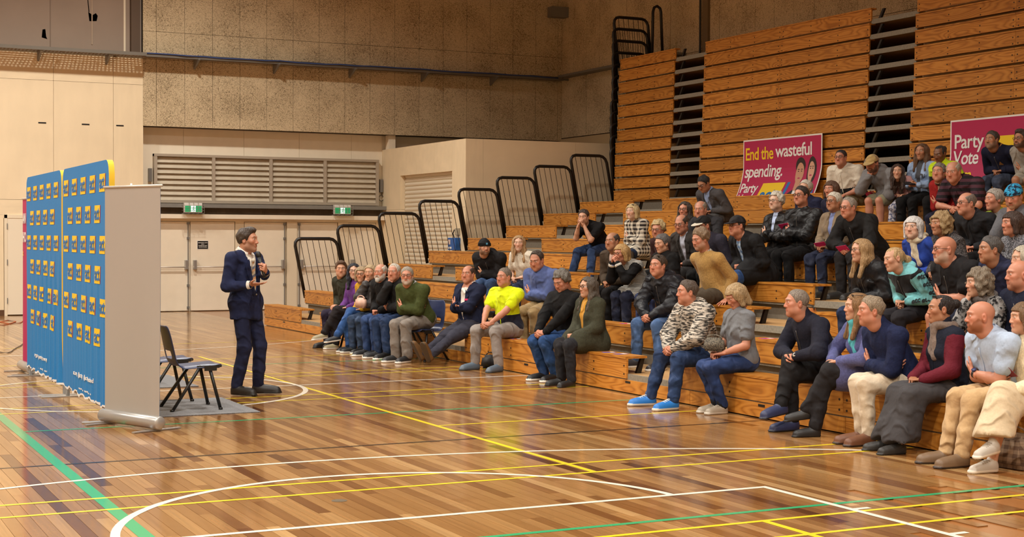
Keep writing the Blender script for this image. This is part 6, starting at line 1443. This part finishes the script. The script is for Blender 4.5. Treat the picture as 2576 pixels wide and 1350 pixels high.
for cx, cz, e_ in ((1.70, 2.80, .043), (2.01, 2.84, .032)):
    for sg in (1, -1): sg1 += [('p', 'portrait_eye', HB, oval(cx+sg*e_, cz+.035, .017, .010, 8), .008), ('p', 'portrait_brow', HB, [(cx+sg*e_-.026, cz+.062), (cx+sg*e_+.026, cz+.062), (cx+sg*e_+.022, cz+.074), (cx+sg*e_-.022, cz+.074)], .008)]
    sg1 += [('p', 'portrait_mouth', MAG, oval(cx, cz-.085, .035, .012, 10), .008)]
sign(22.27, 2.27, 'pink sign with the words End the wasteful spending and two printed portraits', sg1)
sign(16.96, 2.3, 'pink sign with the words Party Vote behind the man in navy fleece', [('t', 'Party', PWHT, .10, .60, 3.03, .20, .014), ('t', 'Vote', PWHT, .08, .52, 2.79, .20, .014), ('p', 'logo_panel', PYEL, [(.74, 2.72), (1.50, 2.72), (1.62, 3.17), (.86, 3.17)], .004), ('t', 'act', PBLU, .86, .60, 2.81, .26, .02), ('t', 're', PYEL, .36, .16, 2.58, .12, .03)])
# ------------------------------------------------------------------ bags, leaflets, phone, cords
def bag(name, label, c, sz, m_, strap=None, rz=0):
    x, y, z = c; t = thing(name, label, 'bag', c); t.rotation_euler[2] = math.radians(rz); a, b_, h_ = sz; bm_ = bmesh.new(); bmesh.ops.create_cube(bm_, size=1)
    for v in bm_.verts: k_ = .82 if v.co.z > 0 else 1; v.co = Vector((v.co.x*a*k_, v.co.y*b_*k_, (v.co.z+.5)*h_))
    me = bpy.data.meshes.new('bag_body'); bmesh.ops.bevel(bm_, geom=bm_.edges[:], offset=min(sz)*.22, segments=3, affect='EDGES'); bm_.to_mesh(me); bm_.free(); me.materials.append(m_); me.polygons.foreach_set('use_smooth', [True]*len(me.polygons)); mkobj('bag_body', me, t)
    b = MB(); b.tube([(0, b_*.36*math.cos(q), h_*.93+h_*.26*math.sin(q)) for q in [PI*i/10 for i in range(11)]], .007, 6); mkobj('strap', b.mesh('strap', strap or m_, True), t); return t
r = RES['yellow']; bag('handbag', 'small pale pink handbag on the lap of woman in grey quilted jacket', tuple(on_d(908, 764, r['C']@A3(*cF)-.28)-UP*.06), (.11, .21, .15), plain('pink_leather', (206, 166, 146), .5), rz=20)
r = RES[31]; q = r['WR'][1]*.5+r['WR'][-1]*.5+UP*.02+r['f']*.04; bag('handbag', 'grey woven purse on the lap of blond woman in grey t-shirt', tuple(q), (.10, .22, .13), fab('tweed', (120, 112, 98), (70, 66, 60)), rz=30)
p = on_z(2548, 1176); bag('handbag', 'beige checked handbag on the floor at the right edge', (p.x, p.y, .001), (.2, .34, .26), fab('plaid', (150, 128, 106), (96, 76, 62)), rz=10)
p = on_z(1215, 926); bag('backpack', 'black soft bag on the floor between the feet of man in hi-vis polo', (p.x+.12, p.y, .001), (.26, .22, .17), plain('black_nylon', (26, 25, 27), .7), rz=30)
p = on_x(2032, 708, RX(3)+.4); bag('tote_bag', 'small orange and black bag on the footboard behind the third row bench', (p.x, p.y, RZ(3)-.19), (.2, .34, .2), plain('orange_canvas', (170, 96, 40), .8), plain('black_nylon', (26, 25, 27), .7))
LPK, LBL = plain('leaflet_pink', (206, 36, 110), .5), plain('leaflet_print', (120, 100, 170), .5)
def leaflet(label, c, rz, m_=LPK, tilt=(0, 0), sz=(.105, .15)):
    b = MB(); a, h_ = sz; b.box((-a/2, -h_/2, 0), (a/2, h_/2, .002)); b.box((-a/2+.01, -h_/2+.015, .002), (a/2-.01, -h_/2+.06, .0026), 1); b.box((-a/2+.01, h_/2-.05, .002), (a/2-.01, h_/2-.015, .0026), 2)
    o = mkobj('leaflet', b.mesh('leaflet', [m_, PWHT, LBL]), None, c); o.rotation_euler = (tilt[0], tilt[1], math.radians(rz)); tag(o, label, 'leaflet', 'campaign leaflets')
for (x, y, k_, lab, rz, m_) in ((1532, 878, 1, 'leaflet on the front bench beside woman in olive cardigan', 75, LBL), (1562, 885, 1, 'leaflet on the front bench nearest the aisle end', 95, LBL), (1298, 848, 1, 'orange and white leaflet on the front bench behind man in hi-vis polo', 80, plain('leaflet_orange', (214, 92, 40), .5)), (1575, 806, 2, 'pink leaflet on the second bench left of man in puffer jacket', 70, LPK), (1640, 815, 2, 'pink leaflet on the second bench beneath man in puffer jacket', 100, LPK), (1930, 843, 2, 'pink leaflet on the step beside the navy zip jumper man', 85, LPK), (1530, 786, 3, 'pink leaflet on the third row bench below man in black t-shirt', 80, LPK)):
    p = on_z(x, y, RZ(k_)); leaflet(lab, (RX(k_)+.12, on_x(x, y, RX(k_)+.12).y, RZ(k_)+.0005), rz, m_)
for n_, sd, lab in ((42, -1, 'pink leaflet held by white haired woman in beige jacket'), (43, -1, 'pink and purple leaflet held by balding man in black coat'), (39, 1, 'pink leaflet tucked in the hand of man in black puffer jacket'), (53, 1, 'pink leaflet held by man in navy plaid jacket'), (36, -1, 'dark red booklet held by bald man in pale blue polo'), (58, 1, 'dark pink leaflet held by man in grey hoodie')):
    r = RES[n_]; q = r['WR'][sd]+r['FD'][sd]*.12+UP*.03; leaflet(lab, tuple(q), math.degrees(math.atan2(r['f'][1], r['f'][0])), plain('booklet_red', (120, 28, 48), .5) if n_ == 36 else LPK, (.2, -.7))
r = RES[60]; q = r['WR'][1]*.5+r['WR'][-1]*.5+r['f']*.09+UP*.02; b = MB(); b.box((-.036, -.075, 0), (.036, .075, .009)); b.box((-.032, -.07, .009), (.032, .07, .0095), 1)
o = mkobj('phone', b.mesh('phone', [plain('phone_black', (20, 20, 22), .3), plain('phone_glass', (34, 36, 42), .1)]), None, tuple(q)); o.rotation_euler = (.0, -.6, 1.2); tag(o, 'black phone held by woman in pale denim jacket', 'phone')
def cord(label, pts, m_, r_=.008):
    b = MB(); b.tube([tuple(on_z(x, y, .009)) for x, y in pts], r_, 6); o = b.build('floor_cord', m_, None, True); tag(o, label, 'cord')
cord('orange extension cord on the floor at the left edge', [(-60, 812), (-20, 815), (10, 817), (30, 812), (40, 808), (20, 805), (0, 809), (25, 814), (52, 811), (59, 806)], plain('orange_cord', (206, 96, 44), .5))
cord('thin dark cord on the floor leading to the magenta banner', [(-40, 878), (-10, 882), (5, 886), (20, 887), (28, 884), (34, 879), (42, 874), (50, 870), (58, 864)], plain('dark_cord', (60, 50, 42), .5), .006)
